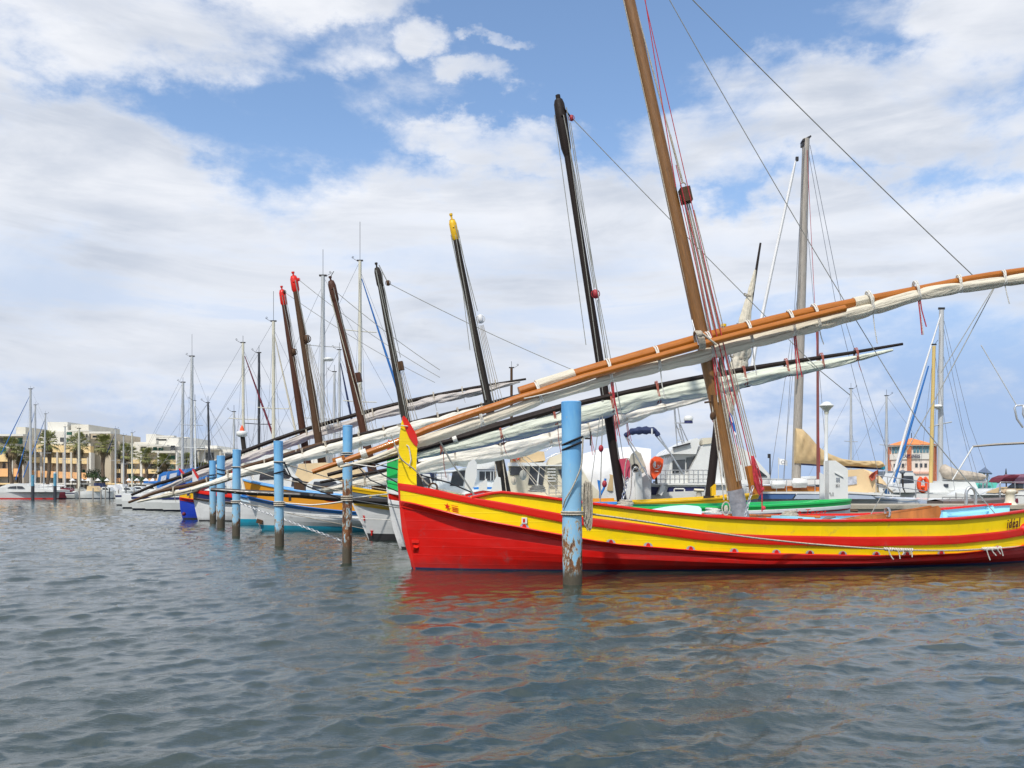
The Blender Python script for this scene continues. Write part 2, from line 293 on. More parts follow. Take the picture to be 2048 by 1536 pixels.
# ================================================================ water
def water():
    m_ = bpy.data.materials.new('harbour_water'); m_.use_nodes = True; t = NT(m_.node_tree); b = t.n['Principled BSDF']
    tcn = t.new('ShaderNodeTexCoord'); ob = tcn.outputs['Object']
    n = t.noise(ob, .12, 3); t.l.new(t.mix(n, (.013, .028, .024, 1), (.022, .037, .027, 1)), b.inputs['Base Color'])
    b.inputs['Roughness'].default_value = .02; b.inputs['IOR'].default_value = 1.72; b.inputs['Specular IOR Level'].default_value = .62
    h = t.m('ADD', t.m('MULTIPLY', t.noise(t.mapping(ob, (1, 1.6, 1), (0, 0, 0), (0, 0, .35)), 10, 4, .6, .4), .8), t.m('MULTIPLY', t.noise(t.mapping(ob, (1, 1.8, 1), (0, 0, 0), (0, 0, -.3)), 34, 3, .6), .35))
    h = t.m('MULTIPLY', h, t.ss(t.noise(t.mapping(ob, (1, 2.2, 1)), .22, 4, .6), .35, .65, .45, 1.5))
    bn = t.new('ShaderNodeBump'); bn.inputs['Distance'].default_value = .009; bn.inputs['Strength'].default_value = .9
    t.l.new(h, bn.inputs['Height']); t.l.new(bn.outputs[0], b.inputs['Normal'])
    e = .0052; nr = int(math.log(420/1.4)/e); nc = 1150
    Y = 1.4*np.exp(e*np.arange(nr)); tt = np.linspace(-1.2, 1.2, nc)
    yy_, tt_ = np.meshgrid(Y, tt, indexing='ij'); x = (yy_*tt_).ravel(); y = yy_.ravel(); z = np.zeros_like(x); ddx = np.zeros_like(x); ddy = np.zeros_like(x)
    rng = np.random.RandomState(5); N = 132
    for i in range(N):
        lam = 0.98*(0.055/0.98)**((i+rng.rand())/N)                 # wavelengths 3.2 m down to 0.16 m
        spread = .40 if lam > .6 else .60 if lam > .25 else .9
        th = R(-68)+rng.randn()*spread                         # wavelets run towards the viewer, a little to the left
        k_ = 2*math.pi/lam; slope = .027*(.85 if lam < .18 else 1)*(.55 if lam > .8 else .85 if lam > .45 else 1)
        a = slope/k_*1.0; ph = rng.rand()*6.28; c_, s_ = math.cos(th), math.sin(th)
        arg = k_*(x*c_+y*s_)+ph+.6*np.sin(.37*x*rng.rand()+.29*y*rng.rand()+ph)
        fade = np.clip(1.25-y*e/lam*1.3, .0, 1) if lam < 1.5 else 1.0
        z += a*np.sin(arg)*fade; q = 1.0*a*np.cos(arg)*fade; ddx += c_*q; ddy += s_*q
    hx, hy_ = PX(825, 15.06), 15.06; ca, sa = math.cos(R(10.4)), math.sin(R(10.4))      # calmer water in the lee of the long hull
    uu = (x-hx)*ca+(y-hy_)*sa; vv = -((x-hx)*(-sa)+(y-hy_)*ca)
    lee = 1-.62*np.exp(-(np.clip(vv-1.2, 0, None)/2.4)**2)*np.clip((uu+1.5)/2, 0, 1)*np.clip((14.5-uu)/2, 0, 1)*(vv > -2)
    z = z*np.clip(1.4-y/300, .5, 1)*lee; ddx *= lee; ddy *= lee
    co = np.stack([x+ddx, y+ddy, z], 1)
    idx = np.arange(nr*nc).reshape(nr, nc); f = np.stack([idx[:-1, :-1], idx[:-1, 1:], idx[1:, 1:], idx[1:, :-1]], -1).reshape(-1, 4)
    S = 9000; extra = np.array([[-S, -S, -.4], [S, -S, -.4], [S, S, -.4], [-S, S, -.4]]); n0 = len(co)
    # the open water beyond, one wide sheet just under the modelled waves
    co = np.vstack([co, extra]); f = np.vstack([f, [[n0, n0+1, n0+2, n0+3]]])
    me = bpy.data.meshes.new('harbour_water'); me.vertices.add(len(co)); me.vertices.foreach_set('co', co.astype(np.float32).ravel())
    me.loops.add(len(f)*4); me.loops.foreach_set('vertex_index', f.astype(np.int32).ravel())
    me.polygons.add(len(f)); me.polygons.foreach_set('loop_start', np.arange(0, len(f)*4, 4, dtype=np.int32))
    me.polygons.foreach_set('use_smooth', np.ones(len(f), dtype=bool)); me.update(calc_edges=True); me.materials.append(m_)
    o = bpy.data.objects.new('harbour_water', me); C.objects.link(o); o['kind'] = 'structure'
water()
# ================================================================ traditional lateen boats
NS = 56
ST = [.5-.5*math.cos(math.pi*i/NS) for i in range(NS+1)]
def shp(s, p=2.3, q=.85): return max(0.0, 1-abs(2*s-1)**p)**q
def sheer(zb, zm, zs, pb=2.2, ps=2.2):
    return lambda s: zm+(zb-zm)*(1-2*s)**pb if s < .5 else zm+(zs-zm)*(2*s-1)**ps
class Hull:
    def __init__(h, root, bow, yaw, L, B, levels, stem_u, bf):
        h.root = root; h.bow = Vector((bow[0], bow[1], 0)); h.L = L; h.B = B; h.lv = levels; h.su = stem_u; h.bf = bf
        h.a = Vector((math.cos(yaw), math.sin(yaw), 0)); h.n = Vector((math.sin(yaw), -math.cos(yaw), 0))
    def w(h, u, v, z): return h.bow+h.a*u+h.n*v+Vector((0, 0, z))
    def u(h, i, s):
        u0 = h.su(h.lv[i](0)); u1 = h.L-h.su(h.lv[i](1))*.8; return u0+(u1-u0)*s
    def b(h, i, s): return h.B*h.bf[i]*shp(s, 2.3, .72 if i > 2 else .92)+.05
    def pt(h, i, s, side=1, off=0): return h.w(h.u(i, s), (h.b(i, s)+off)*side, h.lv[i](s))
    def at(h, i, s, side=1, off=0, dz=0): return h.pt(i, s, side, off)+Vector((0, 0, dz))
    def skin(h, bands, mats, name='hull'):
        mb = MB()
        for side in (1, -1):
            for (i, j, m_) in bands:
                K = 4 if j-i == 1 and i < 2 else 1
                for kk in range(K):
                    r = []
                    for t in (kk/K, (kk+1)/K):
                        row = [lerp(h.pt(i, s, side), h.pt(j, s, side), t)+h.n*side*.10*math.sin(math.pi*t)*(K > 1)*shp(s) for s in ST]
                        r.append(row)
                    vs = r[0]+r[1]; n = len(r[0]); uvs = [(s*h.L, r[q][k].z+5) for q in (0, 1) for k, s in enumerate(ST)]
                    fs = [(k, k+1, n+k+1, n+k) if side < 0 else (k, n+k, n+k+1, k+1) for k in range(n-1)]
                    mb.add(vs, fs, True, m_, uvs)
        return part(name, mb, mats, h.root)
    def rail(h, name, lo, hi, out, m_, s0=0, s1=1, dlo=0, dhi=0, inn=.0, sides=(1, -1)):
        for side in sides:
            mb = MB(); rows = []
            for s in [s0+(s1-s0)*t for t in ST]:
                a = h.at(lo, s, side, 0, dlo); b = h.at(hi, s, side, 0, dhi); o = h.n*side*out*min(1, 8*min(s+.05, 1.05-s)); q = h.n*side*inn
                c = Vector((0, 0, (b.z-a.z)*.18))
                rows.append([a-q, a+o*.85, a+o+c, b+o-c, b+o*.85, b-q])
            mb.loft(rows, True, False, caps=True); part(name, mb, m_, h.root)
    def inner(h, top, zd, m_wall, m_deck, s0=.03, s1=.97, off=-.06):
        mb = MB()
        for side in (1, -1):
            rows = [[h.at(top, s, side, off), h.w(h.u(top, s), (h.b(top, s)+off-.02)*side, zd(s))] for s in [s0+(s1-s0)*t for t in ST]]
            mb.loft(rows, False, True)
        part('bulwark', mb, m_wall, h.root)
        mb = MB(); rows = []
        for s in [s0+(s1-s0)*t for t in ST]:
            bb = h.b(top, s)+off-.02; rows.append([h.w(h.u(top, s), v*bb, zd(s)+.05*(1-v*v)) for v in (-1, -.6, -.2, .2, .6, 1)])
        mb.loft(rows, False, True); part('deck', mb, m_deck, h.root)
def rope(p0, p1, r, m_, sag=0, n=12, name=None, parent=None, label=None, cat='rope', group=None, extra=None):
    p0, p1 = Vector(p0), Vector(p1); N = 16 if sag else 2
    pts = [p0.lerp(p1, i/N)-Vector((0, 0, sag*4*(i/N)*(1-i/N))) for i in range(N+1)]
    mb = MB().tube(pts, r, 6, False)
    if extra: extra(mb)
    if parent: return part(name, mb, m_, parent)
    return solo(name or 'mooring_rope', mb, m_, label, cat, group)
def stem(h, name, poly, Y, th, m_, shift=0):
    mb = MB(); pts = [P(x, y, Y) for x, y in poly]
    # the blade of the stem stands on the keel line of the boat, along its own heading
    pts = [h.w((p.x-h.bow.x)/max(h.a.x, .2), 0, p.z) for p in pts]
    mb.prism([p+h.n*th/2 for p in pts], -h.n*th); return part(name, mb, m_, h.root)
def mast(root, pxb, pyb, pxt, pyt, Y, r0, r1, m_, head=None, hm=None, Yt=None, bulge=0):
    b = P(pxb, pyb, Y); b.z -= .25; t = P(pxt, pyt, Yt or Y); b = b+(b-t).normalized()*.2
    N = 14; mb = MB().tube([b.lerp(t, i/N) for i in range(N+1)], [lerp(r0, r1, (i/N)**1.2) for i in range(N+1)], 14)
    o = part('mast', mb, m_, root); d = (t-b).normalized()
    if head:
        L = head; mh = MB().tube([t-d*L, t-d*L*.85, t-d*L*.2, t-d*.02, t+d*.02], [r1*1.02, r1*1.45, r1*1.45, r1*1.1, r1*.6], 10)
        mh.tube([t, t+d*.16], r1*.35, 8); mh.tube([t+d*.13, t+d*.19], r1*.6, 8)
        mh.ball(t-d*L*.4+Vector((0, -r1*1.4, 0)), r1*.35, n=8, m=5)
        part('mast_head', mh, hm or m_, o)
    return b, t, d, o
def pathY(pts, YL, YR):
    x0, x1 = pts[0][0], pts[-1][0]
    return [P(x, y, lerp(YL, YR, (x-x0)/(x1-x0))) for x, y in pts]
def dens(pts, n):
    pts = [Vector(p) for p in pts]; L = [0]
    for a, b in zip(pts, pts[1:]): L.append(L[-1]+(b-a).length)
    o = []
    for i in range(n+1):
        d = L[-1]*i/n; k = 0
        while k < len(pts)-2 and L[k+1] < d: k += 1
        q = (d-L[k])/max(1e-6, L[k+1]-L[k]); p0 = pts[max(k-1, 0)]; p1 = pts[k]; p2 = pts[k+1]; p3 = pts[min(k+2, len(pts)-1)]
        lin = p1.lerp(p2, q); cr = .5*((2*p1)+(p2-p0)*q+(2*p0-5*p1+4*p2-p3)*q*q+(3*p1-p0-3*p2+p3)*q**3)
        o.append(lin.lerp(cr, .8) if 0 < k < len(pts)-2 else lin)
    return o
def sail(root, pts, rz, ry, m_, ties, tie_m, yard_r=.1, seed=0, tails=(), tailm=None, tie_r=.012, lump=1.0, drop=True):
    """canvas rolled and lashed along the yard: lies under the spar, pinched at every gasket"""
    NN = 220; rd = random.Random(seed); path = dens(pts, NN); L = sum((b-a).length for a, b in zip(path, path[1:]))
    n = 34; rows = []; ph = [rd.random()*6.28 for _ in range(8)]; d = 0; tp = [t+rd.uniform(-.012, .012) for t in ties]
    for i, p in enumerate(path):
        if i: d += (p-path[i-1]).length
        t = i/NN; T_ = (path[min(i+1, NN)]-path[max(i-1, 0)]).normalized(); side = T_.cross(Vector((0, 0, 1))).normalized(); up = side.cross(T_)
        hz = interp(rz, t); hy = interp(ry, t)
        pin = min([abs(t-q)*L for q in tp]+[9]); f = 1-.17*math.exp(-(pin/.09)**2)+.04*lump*math.sin(min(pin, 1.2)*2.4)
        sagd = .05*lump*math.sin(d*2.1+ph[0])*hz
        row = []
        for k in range(n):
            an = 2*math.pi*k/n; c_, s_ = math.cos(an), math.sin(an)
            wr = 1+lump*1.35*(.055*math.sin(3*an+d*2.2+ph[1])+.045*math.sin(5*an-d*3.4+ph[2])+.035*math.sin(9*an+d*1.1+ph[3]+1.5*math.sin(d*1.3))+.03*math.sin(2*an+d*5.3+ph[4])+.085*(.45-abs(math.sin(2.5*an+1.3*math.sin(d*1.9+ph[6])+ph[5])))+.055*(.5-abs(math.sin(4.5*an-1.1*math.sin(d*2.6+ph[7])+d*.5))))
            row.append(p+side*c_*hy*f*wr+up*(s_*hz*f*wr+sagd))
        rows.append(row)
    mb = MB().loft(rows, True, True, caps=True); o = part('furled_sail', mb, m_, root)
    for j, q in enumerate(tp):
        i = min(NN-1, max(1, int(q*NN))); p = path[i]; T_ = (path[i+1]-path[i-1]).normalized(); side = T_.cross(Vector((0, 0, 1))).normalized(); up = side.cross(T_)
        hz = interp(rz, q)*.83; hy = interp(ry, q)*.83; mt = MB(); yr = interp(yard_r, q) if isinstance(yard_r, list) else yard_r
        for e in ((-.02, .03), (.02, -.01), (.005, .05)):
            lp = []
            for k in range(17):
                an = 2*math.pi*k/16; zz = math.sin(an)*hz if math.sin(an) < 0 else math.sin(an)*(hz+2*yr+.02)
                lp.append(p+side*math.cos(an)*(hy if math.sin(an) < .3 else max(yr*1.15, hy*.6))+up*zz+T_*(e[0]+e[1]*math.sin(an)))
            mt.tube(lp, tie_r, 5, False)
        if j in tails or drop and rd.random() < .5:
            ln = rd.uniform(.25, .6) if j not in tails else rd.uniform(.5, .9)
            e0 = p-up*hz-side*0+T_*.02; mt.tube([e0, e0+Vector((.02, -.03, -ln*.5)), e0+Vector((.07, -.03, -ln))], tie_r*.8, 5, False)
        part('gasket', mt, tie_m, o)
        if j in tails and tailm:
            mt = MB()
            for z_ in range(2):
                ln = rd.uniform(.4, .85); e0 = p-up*(hz*.9)+side*hy*.3*(-1 if side.y > 0 else 1)+T_*.04*z_
                mt.tube([e0+up*.1, e0+Vector((.01, -.02, -ln*.4)), e0+Vector((.05+.05*z_, -.02, -ln))], tie_r*.9, 5, False)
            part('reef_cord', mt, tailm, o)
    return o
def block(root, p, d, r, m_, name='block', sq=False):
    mb = MB(); M = d.to_track_quat('Z', 'Y').to_matrix()
    if sq:
        hx, hy, hz = r*.85, r*.7, r*1.0; vs = [p+M @ Vector((a*hx, b*hy, c*hz)) for c in (-1, 1) for b in (-1, 1) for a in (-1, 1)]
        mb.add(vs, [(0, 2, 3, 1), (4, 5, 7, 6), (0, 1, 5, 4), (2, 6, 7, 3), (0, 4, 6, 2), (1, 3, 7, 5)])
        for k in (-.5, 0, .5): mb.tube([p+M @ Vector((k*hx, -hy*1.02, -hz*.7)), p+M @ Vector((k*hx, -hy*1.02, hz*.5))], r*.08, 5)
    else:
        mb.ball(p, r, .8, .7, 1.15, M=M); mb.ring(p, M @ Vector((1, 0, 0)), r*1.02, r*.12, 14, 5)
    return part(name, mb, m_, root)
def falls(root, p0, p1, n, spread0, spread1, r, m_, name='halyard_tackle'):
    mb = MB(); ax = (p1-p0).normalized(); sd_ = ax.cross(Vector((0, 1, 0))).normalized()
    for i in range(n):
        f = (i/(n-1)-.5) if n > 1 else 0
        mb.tube([p0+sd_*f*spread0+Vector((0, .03*(i % 3), 0)), p1+sd_*f*spread1+Vector((0, .04*(i % 3), 0))], r, 5, False)
    return part(name, mb, m_, root)
def chain(root, p0, p1, sag, m_, name='chain', link=.06, r=.009):
    mb = MB(); N = max(4, int((Vector(p1)-Vector(p0)).length/link)); p0, p1 = Vector(p0), Vector(p1)
    q = [p0.lerp(p1, i/N)-Vector((0, 0, sag*4*(i/N)*(1-i/N))) for i in range(N+1)]
    for i in range(N):
        c = (q[i]+q[i+1])/2; d = (q[i+1]-q[i]).normalized(); sd_ = d.cross(Vector((0, 0, 1)) if i % 2 else Vector((0, 1, .3))).normalized()
        lp = [c+d*math.cos(t)*link*.68+sd_*math.sin(t)*link*.34 for t in [2*math.pi*k/8 for k in range(9)]]
        mb.tube(lp, r, 4, False)
    if root: return part(name, mb, m_, root)
    return mb
def text_mesh(s, size, org, xdir, ydir, m_, root, name='lettering', th=.004, shear=.0, sx=1.0):
    cu = bpy.data.curves.new('t', 'FONT'); cu.body = s; cu.size = size; cu.extrude = th; cu.shear = shear; cu.space_character = 1.18 if shear else 1.0
    ob = bpy.data.objects.new('t', cu); C.objects.link(ob); dg = bpy.context.evaluated_depsgraph_get(); me = bpy.data.meshes.new_from_object(ob.evaluated_get(dg))
    X = Vector(xdir).normalized(); Yv = Vector(ydir).normalized(); Z = X.cross(Yv)
    mb = MB(); mb.add([Vector(org)+X*v.co.x*sx+Yv*v.co.y+Z*v.co.z for v in me.vertices], [tuple(p.vertices) for p in me.polygons])
    bpy.data.objects.remove(ob); bpy.data.curves.remove(cu)
    return part(name, mb, m_, root)
def star(mb, c, X, Yv, r, mat_=0):
    pts = []; Z = Vector(X).cross(Vector(Yv)).normalized()*.003
    for i in range(10):
        a = math.pi/2+i*math.pi/5; q = r if i % 2 == 0 else r*.4; pts.append(c+X*math.cos(a)*q+Yv*math.sin(a)*q)
    cc = [c+Z]; vs = cc+[p+Z for p in pts]; mb.add(vs, [(0, i+1, (i+1) % 10+1) for i in range(10)], mat=mat_)

# ---------------------------------------------------------------- the red and yellow boat in front
def ideal():
    root = thing('lateen_boat', 'long red and yellow wooden boat nearest the viewer with star emblem at its bow', 'boat', (4.5, 16.2, 0), 'traditional lateen boats moored side by side')
    B0 = (PX(825, 15.06), 15.06); yaw = R(10.4); L = 13.5
    su = lambda z: interp([(-.4, .12), (0, 0.0), (.1, -.06), (.38, -.135), (.67, -.185), (1.1, -.225), (1.5, -.245), (3, -.24)], z)
    px = {2: [(801, 1013), (933, 1044), (1125, 1082), (1200, 1092), (1500, 1118), (1700, 1119), (1900, 1108), (2048, 1088)],
          3: [(800, 1000), (825, 1004), (933, 1033), (1000, 1046), (1125, 1069.6), (1218, 1087), (1400, 1102), (1500, 1105.5), (1700, 1110), (1775, 1110.5), (1873, 1107.5), (2000, 1094), (2048, 1079)],
          4: [(797, 979), (825, 984), (937, 1006.5), (1000, 1020), (1125, 1046), (1400, 1082), (1500, 1089), (1700, 1093), (1873, 1089), (1970, 1079), (2048, 1063)],
          5: [(797, 968), (832, 971), (871, 978), (938, 994), (1000, 1004), (1125, 1029), (1400, 1065), (1500, 1070), (1700, 1074), (1873, 1072), (1972, 1063), (2048, 1048)],
          6: [(938, 993), (944, 992), (991, 980.6), (1060, 988), (1125, 998), (1300, 1020), (1400, 1030), (1500, 1036), (1600, 1039), (1700, 1039), (1873, 1036), (1950, 1029), (2048, 1015)]}
    bf = [.45, .86, .96, .975, .985, .99, 1.0]
    h = Hull(root, B0, yaw, L, 1.58, None, su, bf)
    def mk(i):
        tab = []
        for k in range(0, 61):
            s = k/60; u = -.2+s*(L-.1); bb = h.B*bf[i]*shp(s, 2.3, .72)+.05; p = h.bow+h.a*u+h.n*bb
            x = CX+FPX*p.x/p.y; y = interp(px[i], x) if x <= 2048 else interp(px[i], 2048)-(x-2048)*.17
            tab.append((s, PZ(y, p.y)))
        return lambda s: interp(tab, s)
    lv = [lambda s: -.45, lambda s: .03]+[mk(i) for i in (2, 3, 4, 5, 6)]
    h.lv = lv
    mats = [M_navy, M_red, M_yel, M_red2]
    h.skin([(0, 1, 0), (1, 2, 1), (2, 3, 3), (3, 4, 2), (4, 5, 3)], mats)
    # raised washboard from a little behind the bow
    s6 = .085; h.lv[6] = lv[6]
    for side in (1, -1):
        mb = MB(); rows = []
        for s in [s6+((1 if side > 0 else .925)-s6)*t for t in ST]: rows.append([h.at(5, s, side, -.01), h.at(6, s, side, -.01), h.at(6, s, side, -.06), h.at(5, s, side, -.06)])
        mb.loft(rows, True, False); part('washboard', mb, [M_yel if side > 0 else M_aqua], root)
    h.rail('rub_rail', 2, 3, .065, M_red2); h.rail('rub_rail', 4, 5, .035, M_red2)
    h.rail('cap_rail', 6, 6, .035, M_red2, s6, 1, -.045, .0, .11, (1,)); h.rail('cap_rail', 6, 6, .035, M_red2, s6, .925, -.045, .0, .11, (-1,))
    zd = lambda s: lv[5](s)+.02
    h.inner(6, zd, M_aqua, M_deck, s6+.02, .92)
    mb = MB(); rows = []                                                   # foredeck forward of the washboards
    for s in [.002+(s6+.03)*t for t in ST]: rows.append([h.w(h.u(5, s), v*(h.b(5, s)-.02), lv[5](s)-.015) for v in (-1, 0, 1)])
    mb.loft(rows, False, False); part('foredeck', mb, M_wcanv, root)
    stem(h, 'stem', [(796, 966), (797.5, 985), (799.6, 1010), (804.5, 1062), (812, 1094), (825, 1134), (832, 1160), (875, 1160), (862, 1120), (850, 1060), (838, 1010), (833, 971)], 15.06, .17, M_red2)
    stem(h, 'stem_head', [(796, 966), (797, 930), (798, 899), (800, 870), (803, 846), (806, 838), (834, 888), (832, 930), (832.5, 971)], 15.06, .16, M_yel)
    stem(h, 'stem_cap', [(805, 835), (807, 832.5), (813, 838), (821, 850), (829, 864), (833, 873), (834.5, 886), (833, 894), (826, 888), (817, 875), (810, 858), (805, 842)], 15.06, .20, M_red2)
    mb = MB(); q = [P(x, y, 14.95) for x, y in ((813, 890), (817, 893), (820, 905), (822, 920), (818, 933))]; mb.tube(q, .012, 6); part('stem_handle', mb, M_ropew, root)
    mb = MB().ring(P(806, 852, 15.0), (.1, 0, 1), .105, .010); part('stem_rope', mb, M_ropew, root)
    mb = MB().box(P(831, 1083, 14.93)+Vector((0, .02, 0)), (.13, .12, .05)).tube([P(832, 1092, 14.9), P(830, 1101, 14.98)], .05, 8); part('bow_bracket', mb, M_red2, root)
    mb = MB()                                                             # carved emblem near the bow
    s_e = .022
    def onhull(x, y, out=.012):                                           # point on the near planking
        best = None
        for k in range(400):
            s = k/400; p = h.pt(3, s, 1); X_ = CX+FPX*p.x/p.y
            if X_ >= x: break
        top = h.pt(4, s, 1); yt = HY-(top.z-CH)*FPX/top.y; yb = HY-(p.z-CH)*FPX/p.y
        t = (y-yb)/(yt-yb); o = lerp(p, top, t); s2 = s+.01; tg = (h.pt(3, s2, 1)-h.pt(3, s, 1)).normalized(); nn = tg.cross(Vector((0, 0, 1))).normalized()
        if nn.y > 0: nn = -nn
        return o+nn*out, tg, nn
    o, tg, nn = onhull(894, 1012.5); upv = Vector((0, 0, 1)); mb2 = MB(); star(mb2, o+nn*.02, tg, upv, .062); 
    for yo in (-4.6, -1.6, 1.4, 4.4):
        a, _, _ = onhull(903.5, 1016+yo*1.15, .03); b, _, _ = onhull(916.5, 1018.5+yo*1.15, .03)
        mb2.prism([a+upv*.006, b+upv*.006, b-upv*.006, a-upv*.006], nn*.004)
    part('bow_emblem', mb2, M_red, root)
    # scuppers along the rail
    for x in (1048, 1221, 1293, 1380, 1464, 1549, 1617, 1684, 1749, 1812, 1879, 1990):
        for k in range(400):
            p = h.pt(3, k/400, 1)
            if CX+FPX*p.x/p.y >= x: break
        tg = (h.pt(3, k/400+.01)-p).normalized(); nn = Vector((tg.y, -tg.x, 0)); mb = MB(); c = p+nn*.012+Vector((0, 0, .0))
        f = [c+tg*math.cos(t)*.078+upv*math.sin(t)*.062 for t in [math.pi*i/10 for i in range(11)]]; mb.prism(f, nn*.012, 0)
        g = [c+nn*.016+tg*(math.cos(t)*.036)+upv*math.sin(t)*.055 for t in [math.pi*i/8 for i in range(9)]]; mb.prism(g, nn*.012, 1)
        part('scupper', mb, [M_steel, M_red], root)
    o, tg, nn = onhull(1045, 1041, .02)
    mb = MB(); mb.box(o, (.09, .04, .10)); mb.box(o+nn*.022+tg*-.005, (.035, .01, .06), mat=1); part('vent_box', mb, [M_gel, M_red], root)
    # name near the stern
    for k in range(400):
        p = h.pt(5, k/400, 1)
        if CX+FPX*p.x/p.y >= 2008: break
    s = k/400; a = lerp(h.pt(5, s, 1, .0), h.pt(6, s, 1, 0), .14); b = h.pt(5, s+.022, 1); tg = (h.pt(6, s+.03)-h.pt(6, s)).normalized(); nn = Vector((tg.y, -tg.x, 0)).normalized()
    text_mesh('idéal', .245, a+nn*.03, tg, upv, mat('dark_brown_lettering', (.09, .02, .008), .6), root, shear=.22, sx=.66, th=.006)
    while CX+FPX*h.pt(4, s, 1).x/h.pt(4, s, 1).y < 2050: s += .001
    mb = MB(); pb = h.pt(4, s, 1)+Vector((0, 0, .10)); mb.ball(pb, .13, 1.3, .9, .9)
    part('quarter_boss', mb, M_red2, root); mb = MB(); star(mb, pb+nn*.14, tg, upv, .09); mb.tube([pb+nn*.16+tg*-.1-upv*.08, pb+nn*.17+tg*.1-upv*.08], .015, 5); part('quarter_emblem', mb, M_yel, root)
    # rig
    b, t, d, mo = mast(root, 1487, 1030, 1233, -120, 16.2, .142, .098, M_mast, .5, M_mast)
    mb = MB().tube([b+d*.33, b+d*.95], .152, 14); mb.tube([b+d*.70, b+d*.72], .158, 14); part('mast_foot_sheath', mb, mat('lead_sheath', (.22, .21, .22), .45, var=.3, vs=8, dirt=(.1, .07, .05), dirt_amt=.1), mo)
    mb = MB().tube([b+Vector((-.155, -.06, .3)), t+Vector((-.125, -.03, 0))], .013, 5); part('halyard', mb, M_rope, root)
    up_ = pathY([(1038, 783), (1068, 774), (1163, 744), (1240, 723), (1300, 706), (1400, 678), (1452, 664), (1510, 651), (1576, 634), (1706, 606), (1850, 577), (1950, 556), (2048, 541), (2150, 528), (2300, 512)], 15.55, 17.4)
    up_ = dens(up_, 26)
    Lr = [lerp(.085, .105, min(1, i/5)) if i < 10 else lerp(.105, .045, (i-10)/16) for i in range(27)]
    mb = MB().tube(up_, Lr, 14); yo = part('upper_yard', mb, M_var, root)
    mb = MB().tube(up_[2:5], Lr[3]*1.07, 14)
    w1 = [up_[0].lerp(up_[1], .7), up_[1].lerp(up_[2], .35)]; mb = MB().tube(w1+[up_[2].lerp(up_[3], .1)], .112, 14); part('canvas_band', mb, M_sail, yo)
    i = 13; mb = MB().tube([up_[i].lerp(up_[i+1], .25), up_[i+1]], .106, 14); part('canvas_band', mb, M_sail, yo)
    lo_ = dens(pathY([(625, 944), (690, 921), (755, 898), (794, 884), (859, 857), (933, 831), (995, 811), (1036, 797), (1068, 788), (1163, 756), (1240, 735), (1300, 718), (1400, 690), (1452, 676), (1576, 645), (1625, 633), (1690, 617)], 15.0, 16.1), 24)
    mb = MB().tube(lo_, [lerp(.042, .068, min(1, i/5)) for i in range(25)], 12); lyo = part('lower_yard', mb, M_var, root)
    for q in (1, 2):
        mb = MB().tube([lo_[q].lerp(lo_[q+1], .05), lo_[q].lerp(lo_[q+1], .3)], .085, 12); part('lashing', mb, M_ropew, lyo)
    mb = MB().box(lo_[1]+Vector((.05, 0, .09)), (.22, .07, .06), tilt=-.25); part('yard_cleat', mb, M_var, lyo)
    sp = pathY([(680, 934), (740, 921), (834, 884), (859, 877), (933, 853), (995, 833), (1092, 795), (1163, 773), (1250, 750), (1300, 738), (1400, 712), (1452, 696), (1576, 665), (1706, 627), (1850, 588), (1950, 571), (2048, 557), (2150, 543), (2300, 528)], 15.0, 17.3)
    sail(root, sp, [(0, .02), (.05, .06), (.1, .10), (.18, .09), (.3, .10), (.4, .115), (.5, .14), (.65, .125), (.8, .105), (.9, .09), (1, .04)], [(0, .02), (.06, .08), (.3, .11), (.6, .13), (1, .05)], M_sail,
         [.165, .235, .30, .37, .425, .485, .53, .575, .63, .685, .745, .80, .85, .905], M_ropew, [(0, .08), (.2, .09), (.25, .135), (.53, .14), (.62, .115), (.69, .09), (.8, .055), (1, .03)], 3, (2, 4, 6, 9), M_roper, .013, .8)
    mb = MB().tube([P(690, 926, 14.9), P(750, 934, 14.9), P(800, 916, 14.9), P(806, 912, 15.3), P(835, 897, 15.35)], .012, 5); part('outhaul', mb, M_ropew, root)
    rope(P(1048, 797, 15.3), P(1192, 757, 15.4), .011, M_ropew, .03, name='yard_line', parent=root)
    # halyard block and its falls
    bp = P(1371, 391, 16.15); dd = (P(1371, 391, 16.2)-P(1500, 960, 16.2)).normalized(); block(root, bp, dd, .135, M_mwood, 'halyard_block', True)
    mb = MB(); mb.ring(bp+dd*.20, (0, 1, 0), .05, .012); mb.tube([bp+dd*.24, P(1340, 270, 16.1)], .02, 6); mb.tube([P(1340, 270, 16.1), t+Vector((.16, 0, -.5))], .014, 6); part('pendant', mb, M_rope, root)
    falls(root, bp-dd*.14, P(1497, 958, 16.0), 9, .10, .44, .011, M_rope); falls(root, P(1352, 330, 16.0), P(1467, 810, 15.95), 1, 0, 0, .010, M_roper, 'halyard')
    rope(P(1287, -20, 16.1), P(1352, 375, 16.0), .009, M_roper, name='halyard', parent=root); rope(P(1285, -20, 16.1), P(1384, 410, 16.0), .008, M_roper, name='halyard', parent=root)
    rope(P(1384, 410, 16.0), P(1502, 930, 15.9), .009, M_roper, name='halyard', parent=root); rope(P(1360, 390, 16.0), P(1482, 930, 15.85), .008, M_roper, name='halyard', parent=root)
    rope(P(1388, 420, 16.05), P(1512, 915, 16.1), .010, M_rope, name='halyard', parent=root)
    rope(P(1328, -20, 16.3), P(1834, 838, 16.9), .008, M_ropeg, .12, name='shroud', parent=root); rope(P(1366, -20, 16.3), P(1946, 551, 17.2), .010, M_ropeg, .05, name='vang', parent=root)
    rope(P(1834, 838, 16.9), P(1990, 1027, 17.3), .010, M_ropeg, .02, name='shroud', parent=root); rope(P(1989, 575, 17.3), P(1740, 1032, 16.9), .009, M_ropeg, .05, name='sheet', parent=root)
